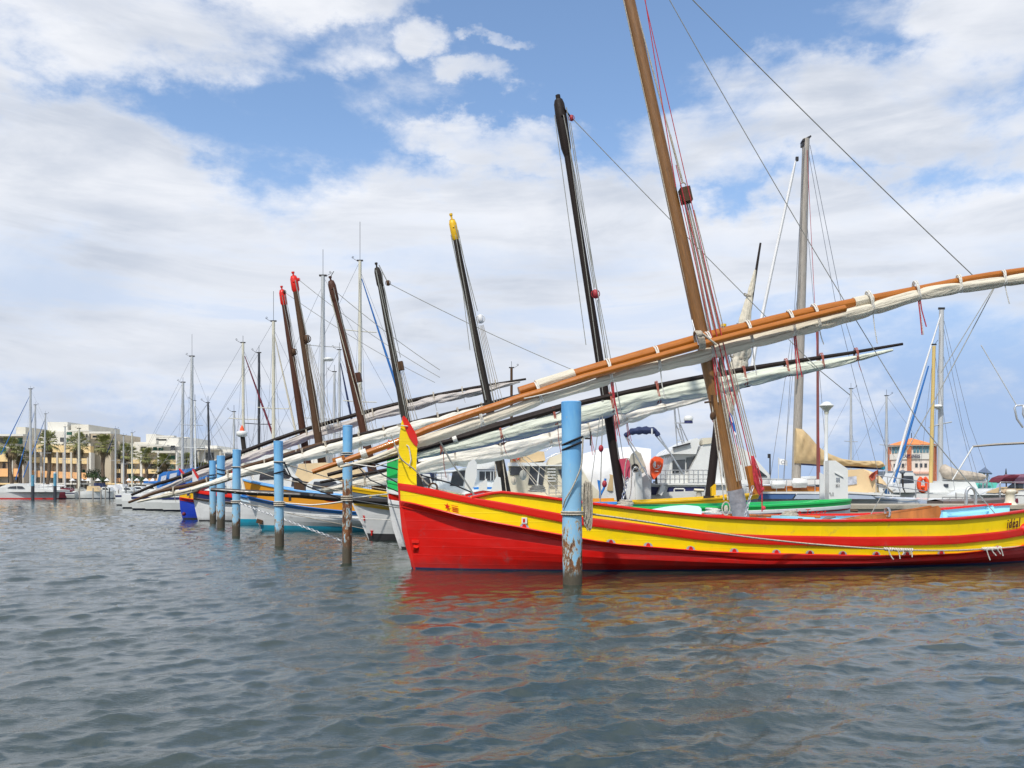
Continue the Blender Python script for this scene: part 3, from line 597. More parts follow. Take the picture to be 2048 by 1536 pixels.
    # knot and parrel at the yard, wooden tackle block, crimson coil
    mb = MB(); kp = P(1399, 680, 15.75)
    for k in range(5): mb.ring(kp+Vector((k*.025-.05, 0, 0)), (1, 0, .28), .17, .014, 14, 5)
    mb.ball(kp+Vector((-.03, -.15, .08)), .06); mb.tube([kp+Vector((0, -.17, .1)), kp+Vector((.28, -.17, -.12))], .02, 6); part('parrel_rope', mb, M_rope, root)
    rope(P(1397, 690, 15.7), P(1384, 640, 16.0), .012, M_steel, name='shackle_pendant', parent=root)
    a = P(1500, 934, 15.75); b2 = P(1504, 985, 15.75); dn = (a-P(1512, 990, 15.75)).normalized(); M = dn.to_track_quat('Z', 'Y').to_matrix()
    mb = MB(); c = P(1504, 960, 15.8)
    vs = [c+M @ Vector((p_*.10, q_*.06, r_*.27)) for r_ in (-1, 1) for q_ in (-1, 1) for p_ in (-1, 1)]; mb.add(vs, [(0, 2, 3, 1), (4, 5, 7, 6), (0, 1, 5, 4), (2, 6, 7, 3), (0, 4, 6, 2), (1, 3, 7, 5)]); part('tackle_block', mb, M_var, root)
    mb = MB(); rd = random.Random(4)
    for k in range(26):
        o1 = rd.uniform(-3, 14); o2 = rd.uniform(-6, 9); mb.tube([P(1503+o1*.3, 912, 15.7), P(1507+o1*.8, 936+rd.uniform(-4, 4), 15.62+rd.random()*.12), P(1512+o1*.8+o2*.3, 962, 15.60+rd.random()*.1), P(1519+o2*.5, 991-abs(o2), 15.7)], .009, 5, False)
    mb.tube([P(1524, 970, 15.7), P(1524, 1023, 15.7)], .012, 5, False); mb.ball(P(1524, 978, 15.7), .045); mb.ball(P(1527, 1016, 15.7), .04); part('rope_coil', mb, M_roper, root)
    chain(root, P(1506, 972, 15.6), P(1490, 1032, 15.5), 0, M_steel)
    mb = MB().tube([P(1452+8*math.cos(t), 1017+13*math.sin(t), 15.7) for t in [2*math.pi*k/16 for k in range(17)]], .014, 5); mb.ball(P(1452, 1018, 15.7), .06, .7, .5, 1.2); mb.tube([P(1448, 1000, 15.7), P(1423, 800, 15.9)], .012, 5); mb.tube([P(1456, 1000, 15.7), P(1431, 830, 15.9)], .012, 5); part('sheet_block', mb, M_rope, root)
    block(root, P(1426, 832, 15.9), Vector((0, 0, 1)), .075, M_mwood)
    mb = MB().tube([P(1409, 805, 15.9), P(1424, 803, 15.9)], .02, 6); mb.tube([P(1424, 790, 15.9), P(1425, 825, 15.9)], .025, 6); part('turnbuckle', mb, M_mwood, root)
    mb = MB(); 
    fl = [P(1458, 822, 15.95), P(1464, 832, 15.9), P(1470, 850, 15.95), P(1473, 868, 15.9), P(1469, 873, 15.95), P(1464, 855, 15.9), P(1459, 840, 15.95)]; mb.prism(fl, (0, .01, 0)); mb.prism([P(1459, 828, 15.88), P(1462, 832, 15.88), P(1466, 846, 15.88), P(1463, 843, 15.88)], (0, .004, 0), 1); mb.prism([P(1469, 862, 15.88), P(1473, 868, 15.88), P(1469, 873, 15.88), P(1467, 866, 15.88)], (0, .004, 0), 1); part('pennant', mb, [M_flag, M_flagw], root)
    # on deck
    zz = lambda s: zd(s)
    mb = MB(); q = [P(1300, 1021, 15.7), P(1340, 1014, 15.7), P(1372, 1011.5, 15.7), P(1400, 1014, 15.7), P(1403, 1018, 15.7), P(1403, 1034, 15.7), P(1300, 1034, 15.7)]; mb.prism(q, (.15, .85, 0)); part('deck_hatch', mb, M_deck, root)
    mb = MB(); q = [P(1690, 1039, 16.0), P(1772, 1027, 16.05), P(1850, 1016, 16.1), P(1876, 1011.5, 16.1), P(1881, 1016, 16.1), P(1882, 1026, 16.1), P(1878, 1040, 16.1)]; mb.prism(q, (0, .05, 0)); q = [p+Vector((.02, .32, .0)) for p in q]; mb.prism(q, (0, .05, 0)); mb.prism([P(1690, 1039, 16.0), P(1876, 1011.5, 16.1), P(1876, 1011.5, 16.4), P(1690, 1039, 16.3)], (0, 0, -.01)); part('rudder', mb, M_wood, root)
    mb = MB(); 
    for k in range(3): mb.ring(P(1774, 1024, 16.02+.01*k)+Vector((.01*k, 0, 0)), (1, .1, .1), .085, .012, 14, 5)
    part('rudder_lashing', mb, M_steel, root)
    # aft bulwark on the far side, higher than the rest
    sf = [k/200 for k in range(168, 196)]
    mb = MB(); q = [P(1884, 1020, 17.9), P(1986, 1010, 18.0), P(1988, 1032, 18.0), P(1884, 1038, 17.9)]; mb.prism(q, (0, .06, 0)); mb.prism([P(1892, 1028, 17.88), P(1976, 1019, 17.9), P(1976, 1022, 17.9), P(1892, 1031, 17.88)], (0, -.05, 0)); mb.box(P(1980, 1024, 17.93), (.12, .1, .22)); mb.box(P(1888, 1031, 17.88), (.09, .1, .16)); part('stern_seat', mb, M_aqua, root)
    mb = MB(); mb.prism([P(1880, 1017, 17.85), P(1986, 1007, 17.95), P(1986, 1010.5, 17.95), P(1880, 1020.5, 17.85)], (0, .1, 0)); part('stern_seat_rail', mb, M_red2, root)
    mb = MB().prism([P(1640, 1043, 15.4), P(1652, 1035, 15.9), P(1668, 1033.5, 15.9), P(1672, 1035, 15.85), P(1655, 1040, 15.6)], (0, 0, .02)); part('paddle', mb, M_brn, root)
    return h
H1 = ideal()
def clutter():
    r = H1.root
    part('fairlead', MB().ring(P(866, 975, 14.98), (.2, -1, .1), .075, .018, 12, 6).box(P(866, 981, 14.98), (.2, .1, .04)), M_mwood, r)
    rd = random.Random(21)
    for x, y, Yq, m_ in ((1075, 984, 16.6, M_rope), (1250, 1013, 16.2, M_rope), (1425, 1029, 16.3, M_ropew), (1580, 1034, 16.5, M_rope)):
        mb = MB(); c = P(x, y, Yq); c.z += .02
        for k in range(5): mb.ring(c+Vector((rd.uniform(-.02, .02), 0, .022*k)), (rd.uniform(-.1, .1), .05, 1), .16-.012*k, .016, 16, 5)
        part('coiled_line', mb, m_, r)
    for x in (1120, 1210, 1520, 1600): part('cleat', MB().tube([P(x-3, interp([(1120, 996), (1210, 1008), (1520, 1036), (1600, 1038)], x), 14.75), P(x+4, interp([(1120, 996), (1210, 1008), (1520, 1036), (1600, 1038)], x), 14.78)], .02, 6), M_brn, r)
    for k, (x0, y0, x1, y1) in enumerate(((1455, 1033, 1600, 1037), (1460, 1030, 1640, 1034))): part('oar', MB().tube([P(x0, y0, 16.9-k*.2), P(x1, y1, 17.0-k*.2)], .028, 8), M_wood, r)
    part('thwart', MB().box(P(1560, 1034, 16.6), (.22, 2.2, .05), rz=R(10)), M_aqua, r)
clutter()

# ---------------------------------------------------------------- the boats behind it
def barque(name_label, bow, yaw, L, B, zb, zm, zs, bands, mats, rails, cap, stem_pts, stem_w, stem_m, head, su, deck_m=None, wall_m=None, Y=None, bf=None):
    root = thing('lateen_boat', name_label, 'boat', (bow[0]+L*.45, bow[1]+L*.45*math.sin(yaw), 0), 'traditional lateen boats moored side by side')
    n = len(zb); lv = [lambda s: -.4]+[sheer(zb[i], zm[i], zs[i]) for i in range(n)]
    bf = bf or [.45, .84]+[.95+.05*i/(n-1) for i in range(n-1)]
    h = Hull(root, bow, yaw, L, B, lv, su, bf)
    h.skin(bands, mats)
    for (lo, hi, out_, m_, dl, dh) in rails: h.rail('rub_rail', lo, hi, out_, m_, dlo=dl, dhi=dh)
    h.rail('cap_rail', n, n, .04, cap, 0, 1, -.05, .01, .12)
    h.inner(n, lambda s: lv[n](s)-.22, wall_m or M_deck, deck_m or M_deck)
    stem(h, 'stem', stem_pts, Y, .16, stem_m)
    for pts, m_, th in head: stem(h, 'stem_head', pts, Y, th, m_)
    return h
# green and white
M_crb = mat('crimson_block_shell', (.36, .025, .035), .5, var=.2, vs=8)
Y2 = 20.2; g = (PX(800, Y2), Y2)
H2 = barque('white wooden boat with green rails and green stem head behind the red and yellow one', g, R(6), 11.0, 1.45, (.05, 1.12, 1.36, 1.62), (.05, .72, .84, 1.0), (.05, .86, .98, 1.16),
    [(0, 1, 3), (1, 2, 0), (2, 3, 1), (3, 4, 2)], [M_wht, M_red2, M_grn, M_blk], [(2, 2, .05, M_wht, -.05, .05), (3, 3, .05, M_wht, -.04, .05)], M_grn,
    [(773.6, 956), (775, 985), (777.4, 1006), (786, 1056), (799.6, 1098), (812, 1115), (835, 1115), (812, 1060), (802, 1000), (799, 957)], 1, M_wht,
    [([(774, 957), (774.5, 925), (776, 909), (797, 909), (799, 957)], M_grn, .15), ([(775, 909), (776, 884), (778, 879), (786, 892), (797, 909)], M_red2, .16)],
    lambda z: interp([(-.4, .12), (0, 0), (.5, -.17), (1.1, -.28), (1.66, -.32), (3, -.3)], z), M_blu, M_lblu, Y2)
r2 = H2.root
mb = MB().ball(P(789, 917, Y2-.1), .03); part('bolt', mb, M_grn, r2)
b, t, d, mo = mast(r2, 1248, 1010, 1117, 200, 20.9, .120, .070, M_dark)
mh = MB().tube([t-d*1.45, t-d*1.2, t-d*.5, t-d*.1, t], [.07, .125, .145, .13, .10], 12).tube([t, t+d*.12], .06, 10); mh.ball(t-d*.45+Vector((.02, -.14, 0)), .04); part('mast_head', mh, M_dark, mo)
for k, (x0, y0, x1, y1) in enumerate(((1109, 230, 1172, 690), (1131, 240, 1212, 830), (1141, 245, 1250, 940), (1195, 600, 1238, 920))): rope(P(x0, y0, 20.8), P(x1, y1, 20.75), .010, M_ropeg, name='halyard', parent=r2)
block(r2, P(1143, 236, 20.85), d, .07, M_crb); block(r2, P(1191, 588, 20.75), d, .10, M_crb, 'halyard_block'); rope(P(1124, 212, 20.8), P(1143, 236, 20.85), .02, M_dark, name='strop', parent=r2)
rope(P(1133, 215, 20.8), P(1190, 575, 20.75), .012, M_ropeg, name='halyard', parent=r2); rope(P(1144, 236, 20.85), P(1641, 742, 20.9), .010, M_ropeg, .04, name='vang', parent=r2)
rope(P(1641, 742, 20.9), P(1700, 790, 21.2), .01, M_ropeg, name='vang', parent=r2)
yp = dens(pathY([(655, 950), (700, 938), (834, 900), (905, 880), (1126, 815), (1300, 775), (1500, 737), (1700, 706), (1805, 688)], 19.6, 21.4), 30)
part('yard', MB().tube(yp, [lerp(.045, .068, min(1, i/8)) if i < 20 else lerp(.068, .035, (i-20)/10) for i in range(31)], 10), M_dark, r2)
part('yard_joint', MB().tube(dens(pathY([(900, 877), (1000, 847), (1130, 810)], 20.0, 20.4), 6), .06, 10), M_dark, r2)
mb = MB().tube(pathY([(906, 880), (914, 877)], 20.0, 20.0), .085, 12); part('lashing', mb, M_ropew, r2)
sail(r2, pathY([(800, 921), (870, 903), (1000, 872), (1126, 840), (1300, 796), (1450, 768), (1600, 738), (1700, 720), (1785, 700)], 19.9, 21.3), [(0, .04), (.1, .14), (.3, .20), (.6, .21), (.85, .12), (1, .03)], [(0, .03), (.2, .14), (.8, .14), (1, .03)], M_sailn,
     [.08, .2, .31, .42, .52, .61, .70, .78, .86, .93], mat('faded_red_rope', (.34, .10, .07), .9), .09, 8, (3, 5), M_roper, .011)
part('mast_cover', MB().prism([P(1238, 918, 20.7), P(1254, 916, 20.7), P(1261, 925, 20.7), P(1260, 955, 20.7), P(1250, 962, 20.7), P(1244, 940, 20.7)], (0, .14, 0)), mat('faded_crimson', (.50, .06, .10), .6, var=.15), mo)
chain(r2, P(1255, 955, 20.6), P(1243, 1008, 20.5), 0, M_steel, link=.09, r=.013)
mb = MB().tube([P(1256+7*math.cos(t), 958+42*math.sin(t), 20.55) for t in [2*math.pi*k/16 for k in range(17)]], .014, 5); part('tackle_rope', mb, M_rope, r2)
for x, y in ((1202, 897), (1209, 968)): block(r2, P(x, y, 20.3), Vector((0, 0, 1)), .075, M_crb)
rope(P(1206, 800, 20.4), P(1200, 1010, 20.2), .014, M_ropeg, name='halyard', parent=r2); rope(P(1204, 800, 20.4), P(1180, 985, 20.2), .01, M_ropeg, name='halyard', parent=r2)
text_mesh('la Teret', .20, P(1590, 1030, 20.05), H2.a, (0, 0, 1), M_red, r2, shear=.2)
part('stern_cap', MB().prism([P(1592, 1010, 20.4), P(1640, 1000, 20.6), P(1672, 999, 20.9), P(1675, 1004, 20.9), P(1630, 1012, 20.5), P(1590, 1021, 20.4)], (0, .3, 0)), M_grn, r2)
# white and black with yellow rails
Y3 = 23.8
H3 = barque('white boat with grey and yellow topsides and black waterline left of the green stem head', (PX(737, Y3), Y3), R(7), 11.0, 1.5, (.18, .97, 1.12, 1.36, 1.50), (.16, .58, .68, .90, 1.03), (.16, .80, .92, 1.14, 1.30),
    [(0, 1, 3), (1, 2, 0), (2, 3, 1), (3, 4, 2), (4, 5, 1)], [M_wht, M_yel2, M_gry, M_blk], [(2, 3, .05, M_yel2, 0, 0), (4, 5, .035, M_yel2, 0, 0)], M_yel2,
    [(690, 976), (704, 1005), (722, 1044), (737, 1079), (745, 1095), (775, 1095), (752, 1050), (725, 1000), (715, 975)], 1, M_wht, [], lambda z: interp([(-.4, .1), (0, 0), (.5, -.22), (1.0, -.42), (1.5, -.6), (3, -.9)], z), M_deck, M_deck, Y3)
r3 = H3.root
for x, y in ((729, 1036), (744, 1066)): part('bow_bracket', MB().prism([P(x-4, y-5, 23.6), P(x+3, y-5, 23.6), P(x, y+3, 23.65)], (0, .1, 0)).tube([P(x-.5, y-4, 23.62), P(x-.5, y+5, 23.62)], .025, 6), M_red2, r3)
for k in range(300):
    p = H3.pt(3, k/300, 1)
    if CX+FPX*p.x/p.y > 738: break
text_mesh('KELANI', .27, p.lerp(H3.pt(4, k/300, 1), .22)+H3.n*.03, (H3.pt(3, k/300+.06, 1)-p), (0, 0, 1), M_yel2, r3, sx=.95)
b, t, d, mo = mast(r3, 1021, 1012, 904, 440, 25.0, .150, .080, M_dgry, .62, M_yel2)
block(r3, P(961, 638, 24.9), d, .12, M_wcanv, 'halyard_block'); rope(P(910, 450, 24.9), P(955, 622, 24.9), .013, M_ropeg, name='halyard', parent=r3)
falls(r3, P(963, 650, 24.85), P(999, 812, 24.85), 4, .10, .25, .009, M_rope); rope(P(902, 470, 24.85), P(972, 800, 24.85), .018, M_ropeg, name='halyard', parent=r3); rope(P(916, 460, 24.85), P(990, 815, 24.85), .012, M_ropeg, name='halyard', parent=r3)
yp = dens(pathY([(640, 965), (850, 925), (1010, 888), (1160, 846), (1300, 806), (1420, 787), (1500, 771)], 23.4, 25.6), 24)
part('yard', MB().tube(yp, [.04+.02*math.sin(math.pi*min(1, i/20)) for i in range(25)], 10), M_dark, r3)
sail(r3, pathY([(640, 982), (760, 958), (860, 929), (1000, 903), (1100, 880), (1180, 858), (1300, 822), (1400, 797), (1440, 788)], 23.5, 25.3), [(0, .05), (.12, .18), (.35, .23), (.6, .24), (.85, .13), (1, .04)], [(0, .03), (.2, .15), (.8, .15), (1, .03)], M_sailw,
     [.1, .22, .33, .44, .55, .66, .76, .86], M_rope, .09, 15, (5, 6), M_roper, .009, 1.5)
for k, (x0, y0, x1, y1) in enumerate(((1010, 880, 1150, 988), (1012, 885, 1125, 990), (1005, 885, 1095, 990), (1000, 880, 1083, 985), (986, 860, 994, 985), (1000, 880, 1013, 985))): rope(P(x0, y0, 24.6), P(x1, y1, 24.0), .012, M_rope, name='shroud', parent=r3)
block(r3, P(1046, 950, 24.2), Vector((0, 0, 1)), .13, M_ropeg, 'tackle_block'); block(r3, P(1028, 962, 24.2), Vector((0, 0, 1)), .10, M_rope, 'tackle_block')
mb = MB().tube([P(1417, 1006, 24.6), P(1434, 860, 24.7), P(1447, 655, 24.8)], [.13, .12, .07], 12); mo = part('mizzen_mast', mb, M_dark, r3); part('mast_head', MB().tube([P(1447, 668, 24.8), P(1447.6, 652, 24.8)], .05, 8).tube([P(1447.5, 653, 24.8), P(1447.7, 648, 24.8)], .075, 8), M_yel2, mo)
mb = MB().tube([P(1417, 1003, 24.5), P(1418, 992, 24.5)], .16, 12); part('mast_collar', mb, M_dgry, mo)
mb = MB().prism([P(1424, 975, 24.3), P(1432, 968, 24.3), P(1432, 990, 24.3), P(1424, 992, 24.3)], (0, .2, 0)).prism([P(1455, 958, 24.2), P(1459, 956, 24.2), P(1462, 968, 24.2), P(1464, 958, 24.2), P(1468, 958, 24.2), P(1464, 990, 24.2), P(1456, 990, 24.2)], (0, .12, 0)).prism([P(1440, 992, 24.2), P(1474, 984, 24.2), P(1474, 992, 24.2), P(1440, 998, 24.2)], (0, .3, 0)); part('rudder_head', mb, M_yel2, r3)
yq = dens([P(1450, 880, 24.5), P(1478, 735, 24.6), P(1500, 620, 24.7), P(1521, 486, 24.8)], 16); part('mizzen_yard', MB().tube(yq, [.06]*8+[lerp(.06, .03, i/8) for i in range(9)], 8), M_dark, r3)
sail(r3, [P(1448, 895, 24.4), P(1462, 800, 24.4), P(1478, 720, 24.45), P(1490, 650, 24.5), P(1500, 590, 24.55), P(1510, 540, 24.6)], [(0, .04), (.3, .16), (.55, .26), (.75, .13), (1, .03)], [(0, .04), (.3, .13), (.6, .17), (1, .03)], M_sail, [.3, .5, .68, .85], M_rope, .05, 23, lump=1.3, drop=False)
part('bowsprit', MB().tube([P(422, 979, 21.9), P(500, 985, 22.0), P(600, 990, 22.0), P(700, 999, 22.2), P(830, 1008, 22.9)], [.05, .075, .085, .09, .095], 10), M_pole, r3)
part('boom_bracket', MB().box(P(580, 996, 21.95), (.06, .06, .16)).box(P(452, 985, 21.9), (.05, .05, .1)), M_pole, r3)
# white, blue rails, orange topsides
Y4 = 29.0
H4 = barque('white boat with orange topsides, blue rails and turquoise bottom paint', (PX(523, Y4), Y4), R(6), 11.2, 1.55, (.20, 1.05, 1.20, 1.76), (.17, .50, .62, 1.10), (.17, .85, .98, 1.5),
    [(0, 1, 3), (1, 2, 0), (2, 3, 1), (3, 4, 2)], [M_wht, M_bluR, M_org, M_teal], [(2, 3, .05, M_bluR, 0, 0)], M_lblu,
    [(479, 937), (483, 950), (489, 971), (498, 999), (509, 1025), (523, 1061), (530, 1075), (560, 1075), (536, 1030), (520, 998), (507, 965), (495, 938)], 1, M_wht, [], lambda z: interp([(-.4, .1), (0, 0), (.5, -.2), (1.0, -.42), (1.76, -.62), (3, -.75)], z), M_deck, M_deck, Y4)
r4 = H4.root
part('waterline_plate', MB().box(P(519, 1043, 28.8), (.2, .05, .14), tilt=.3), M_mwood, r4)
part('cutwater', MB().prism([P(640, 998, 27.6), P(700, 1004, 27.5), P(700, 1008, 27.5), P(655, 1003, 27.6)], (0, .05, 0)), M_red2, r4)
b, t, d, mo = mast(r4, 838, 965, 754, 536, 30.0, .17, .085, M_dgry, .7, M_dgry)
block(r4, P(776, 566, 29.9), d, .09, M_mwood); block(r4, P(801, 732, 29.9), d, .15, M_mwood, 'halyard_block', True); rope(P(758, 530, 29.9), P(776, 566, 29.9), .02, M_ropeg, name='strop', parent=r4); rope(P(776, 566, 29.9), P(1175, 752, 30.4), .013, M_ropeg, .1, name='vang', parent=r4)
falls(r4, P(762, 560, 29.9), P(798, 715, 29.9), 2, .1, .1, .012, M_ropeg); falls(r4, P(803, 742, 29.85), P(835, 880, 29.85), 4, .15, .35, .011, M_rope); rope(P(752, 540, 29.85), P(808, 810, 29.8), .02, M_ropeg, name='halyard', parent=r4)
yp = dens(pathY([(560, 916), (683, 878), (850, 838), (969, 808), (1040, 789)], 28.4, 30.0), 20); part('yard', MB().tube(yp, [.052]*15+[.05, .048, .046, .044, .042, .04], 8), M_dark, r4)
sail(r4, pathY([(383, 980), (440, 962), (493, 944), (560, 928), (661, 899), (760, 872), (840, 852), (969, 820), (1032, 800)], 27.8, 30.0), [(0, .05), (.06, .08), (.2, .15), (.5, .20), (.8, .20), (.95, .11), (1, .04)], [(0, .06), (.2, .17), (.8, .18), (1, .04)], M_sailw,
     [.12, .25, .33, .41, .5, .58, .66, .74, .82, .9], M_rope, .07, 31, tie_r=.012, lump=.8)
# white with blue and teal
Y5 = 33.5
H5 = barque('white boat with blue rail and turquoise waterline half hidden behind the fourth post', (PX(478, Y5), Y5), R(5), 10.8, 1.5, (.25, 1.1, 1.25), (.25, .62, .76), (.25, .9, 1.05),
    [(0, 1, 2), (1, 2, 0), (2, 3, 1)], [M_wht, M_bluR, M_teal], [(2, 3, .05, M_bluR, 0, 0)], M_bluR,
    [(463, 960), (465, 985), (469, 1015), (478, 1050), (482, 1060), (500, 1060), (485, 1010), (478, 960)], 1, M_wht, [([(463, 962), (464, 945), (468, 938), (478, 962)], M_red2, .15)], lambda z: interp([(-.4, .1), (0, 0), (.7, -.2), (1.5, -.3), (3, -.35)], z), None, None, Y5)
r5 = H5.root
b, t, d, mo = mast(r5, 757, 985, 662, 562, 34.5, .19, .11, M_dbrn, .9, M_dbrn); rope(P(675, 586, 34.4), P(880, 740, 34.8), .014, M_ropeg, .1, name='vang', parent=r5)
part('wind_vane', MB().tube([t+d*.15, t+d*.3+Vector((.18, 0, .1))], .015, 5), M_pole, mo)
block(r5, P(716, 755, 34.3), d, .18, M_dbrn, 'halyard_block', True); rope(P(670, 590, 34.3), P(713, 740, 34.3), .014, M_ropeg, name='halyard', parent=r5); falls(r5, P(718, 768, 34.3), P(745, 880, 34.3), 3, .12, .3, .012, M_rope); rope(P(660, 590, 34.25), P(725, 830, 34.2), .02, M_sail, name='halyard', parent=r5)
# white with navy band and red rail
Y6 = 38.0
H6 = barque('white boat with navy band and red gunwale left of the fifth post', (PX(397, Y6), Y6), R(5), 11, 1.5, (.05, .95, 1.06, 1.28, 1.40), (.05, .62, .72, .9, 1.0), (.05, .9, 1.0, 1.2, 1.32),
    [(0, 1, 4), (1, 2, 0), (2, 3, 1), (3, 4, 2), (4, 5, 3)], [M_wht, M_brn, M_navy, M_red2, M_blk], [(2, 3, .07, M_brn, 0, 0), (5, 5, .06, M_red2, -.12, .02)], M_red2,
    [(385.5, 941), (386.5, 970), (388, 995), (391, 1015), (397, 1041.6), (400, 1050), (412, 1050), (404, 1010), (399, 980), (397, 953)], 1, M_wht, [([(385.5, 938), (387, 937.5), (397.5, 953), (397, 959), (393, 953)], M_red2, .2)], lambda z: interp([(-.4, .1), (0, 0), (.5, -.14), (1.0, -.21), (3, -.27)], z), M_blu, M_blu, Y6)
r6 = H6.root
b, t, d, mo = mast(r6, 655, 985, 587, 552, 38.6, .20, .12, M_mwood, .75, M_red2)
block(r6, P(614, 678, 38.4), d, .17, M_mwood, 'halyard_block'); rope(P(590, 560, 38.4), P(612, 668, 38.4), .015, M_ropeg, name='halyard', parent=r6); falls(r6, P(615, 688, 38.4), P(655, 860, 38.4), 6, .2, .7, .012, M_rope); block(r6, P(597, 559, 38.4), d, .07, M_red2); rope(P(597, 559, 38.4), P(880, 755, 39), .013, M_ropeg, .2, name='vang', parent=r6)
yp = dens(pathY([(257, 1005), (314, 984), (388, 968), (489, 934), (551, 916), (640, 888), (695, 876)], 37.4, 38.2), 20); part('yard', MB().tube(yp, [lerp(.05, .09, min(1, i/5)) for i in range(21)], 8), M_mwood, r6)
sail(r6, pathY([(275, 1004), (330, 991), (388, 979), (489, 944), (551, 928), (683, 884), (740, 868)], 37.4, 38.2), [(0, .03), (.12, .09), (.3, .15), (.6, .14), (1, .08)], [(0, .05), (.3, .16), (1, .1)], M_sail, [.15, .3, .42, .55, .68, .8], M_rope, .1, 41, tie_r=.014, lump=1.3)
# blue
Y7 = 39.8
H7 = barque('deep blue boat with red rail and small star on yellow panel, leftmost of the row', (PX(366.5, Y7), Y7), R(5), 11, 1.5, (.08, .90, 1.06, 1.34, 1.42), (.08, .6, .72, .95, 1.0), (.08, .9, 1.0, 1.25, 1.3),
    [(0, 1, 4), (1, 2, 0), (2, 3, 1), (3, 4, 2), (4, 5, 3)], [M_blu, M_red2, M_yel2, M_blu, M_blk], [(2, 3, .07, M_red2, 0, 0)], M_blu,
    [(359, 951), (359.5, 990), (361.5, 1018), (366.5, 1038.5), (369, 1048), (378, 1048), (373, 1010), (371.5, 985), (370.5, 956)], 1, M_blu, [([(359, 951), (358.8, 939), (370.5, 949), (370.5, 956)], M_blu, .16), ([(358.5, 937.5), (360, 937), (370.8, 949), (370.8, 952.5), (365, 948)], M_red2, .2)], lambda z: interp([(-.4, .1), (0, 0), (.5, -.11), (1.0, -.16), (3, -.18)], z), None, None, Y7)
r7 = H7.root
mb = MB(); star(mb, P(376.5, 989, 39.2), H7.a, Vector((0, 0, 1)), .12); part('bow_emblem', mb, M_navy, r7); part('bow_bracket', MB().ball(P(368, 1028, 39.3), .09), M_burg, r7)
b, t, d, mo = mast(r7, 625, 985, 564, 580, 40.4, .19, .11, M_dbrn, .75, M_red2)
block(r7, P(588, 704, 40.2), d, .15, M_mwood, 'halyard_block'); falls(r7, P(566, 590, 40.2), P(587, 695, 40.2), 2, .1, .1, .014, M_ropeg); falls(r7, P(589, 712, 40.2), P(625, 850, 40.2), 3, .15, .5, .012, M_rope); block(r7, P(569, 584, 40.2), d, .08, M_dbrn); rope(P(570, 585, 40.2), P(870, 765, 41), .013, M_ropeg, .2, name='vang', parent=r7)
yp = dens(pathY([(263, 990), (314, 968), (355, 956), (419, 930), (490, 902), (595, 864), (717, 828), (840, 797), (960, 773), (1052, 758)], 39.6, 40.6), 30); part('yard', MB().tube(yp, [lerp(.06, .095, min(1, i/6)) if i < 20 else lerp(.095, .05, (i-20)/10) for i in range(31)], 8), M_dark, r7)
sail(r7, pathY([(285, 992), (355, 966), (419, 942), (500, 915), (595, 880), (717, 842), (840, 808), (960, 782), (1040, 763)], 39.6, 40.6), [(0, .05), (.15, .13), (.4, .18), (.75, .20), (.93, .13), (1, .04)], [(0, .05), (.3, .2), (.9, .2), (1, .04)], M_sailg, [.12, .25, .35, .44, .53, .62, .7, .78, .86, .93], M_rope, .12, 44, tie_r=.014, lump=1.5)

for h_, pts in ((H4, ((600, 978, 28.6), (655, 985, 28.4))), (H3, ((760, 975, 24.2), (800, 978, 24.4)))):
    for x, y, Yq in pts: part('deck_box', MB().box(P(x, y-3, Yq), (.34, .4, .34), rz=.1), M_mwood, h_.root)
for h_, x0, y0, x1, y1, Yq in ((H3, 912, 470, 940, 700, 25.1), (H4, 764, 545, 800, 830, 30.1), (H5, 668, 575, 730, 860, 34.6), (H6, 592, 560, 640, 840, 38.7), (H7, 572, 590, 612, 840, 40.5), (H2, 1128, 230, 1225, 790, 21.0)):
    rope(P(x0, y0, Yq), P(x1, y1, Yq), .011, M_ropeg, .02, name='halyard', parent=h_.root); rope(P(x0-1, y0, Yq-.3), P(x1+22, y1+60, Yq-1.0), .010, M_ropeg, .0, name='shroud', parent=h_.root)
# ================================================================ mooring posts, ropes
POSTS = [(1145, 12.6, 805, .146, M_post), (694, 16.3, 852, .092, M_postr), (559, 21.0, 883, .112, M_postb), (472, 25.3, 900, .118, M_postb), (442, 31.0, 912, .142, M_postb), (426, 35.4, 922, .13, M_postb)]
desc = ['thick light blue steel post in front of the red and yellow hull', 'slim light blue post badly rusted, nearest the red bow on its left', 'light blue post with black rope, in front of the orange and white boat', 'light blue post just left of the orange boat bow', 'light blue post, second from the left of the row', 'light blue post, leftmost and farthest of the row']
POLES = []
for (px, Y, pt, r, m_), dsc in zip(POSTS, desc):
    root = thing('mooring_post', dsc, 'post', (PX(px, Y), Y, -.6), 'light blue mooring posts'); H = PZ(pt, Y)
    X = PX(px, Y); lean = random.Random(px).uniform(-.012, .012)
    mb = MB().tube([(X+lean*(z_), Y, z_) for z_ in [-.6+(H+.6)*i/16 for i in range(17)]], [r*(1+.02*math.sin(i*1.3)) for i in range(17)], 24, True)
    part('pole', mb, m_, root); mb = MB().ring((X+lean*H, Y, H), (0, 0, 1), r*.95, .012, 24, 5); part('top_rim', mb, M_postr, root); POLES.append((root, X, Y, r, H))
def wraps(i, py, n, m_, rr=.014, tilt=.0, step=.028, name='rope_turns'):
    root, X, Y, r, H = POLES[i]; mb = MB(); z0 = PZ(py, Y)
    for k in range(n): mb.ring((X, Y, z0-k*step), (tilt, 0, 1), r+rr*.8, rr, 28, 6)
    return mb
def wsolo(i, py, n, m_, label, **k): return solo('mooring_rope', wraps(i, py, n, m_, **k), m_, label, 'rope', 'ropes tied round the mooring posts')
wsolo(0, 1024, 2, M_rope, 'two turns of tan rope round the thickest blue post', rr=.017, step=.036)
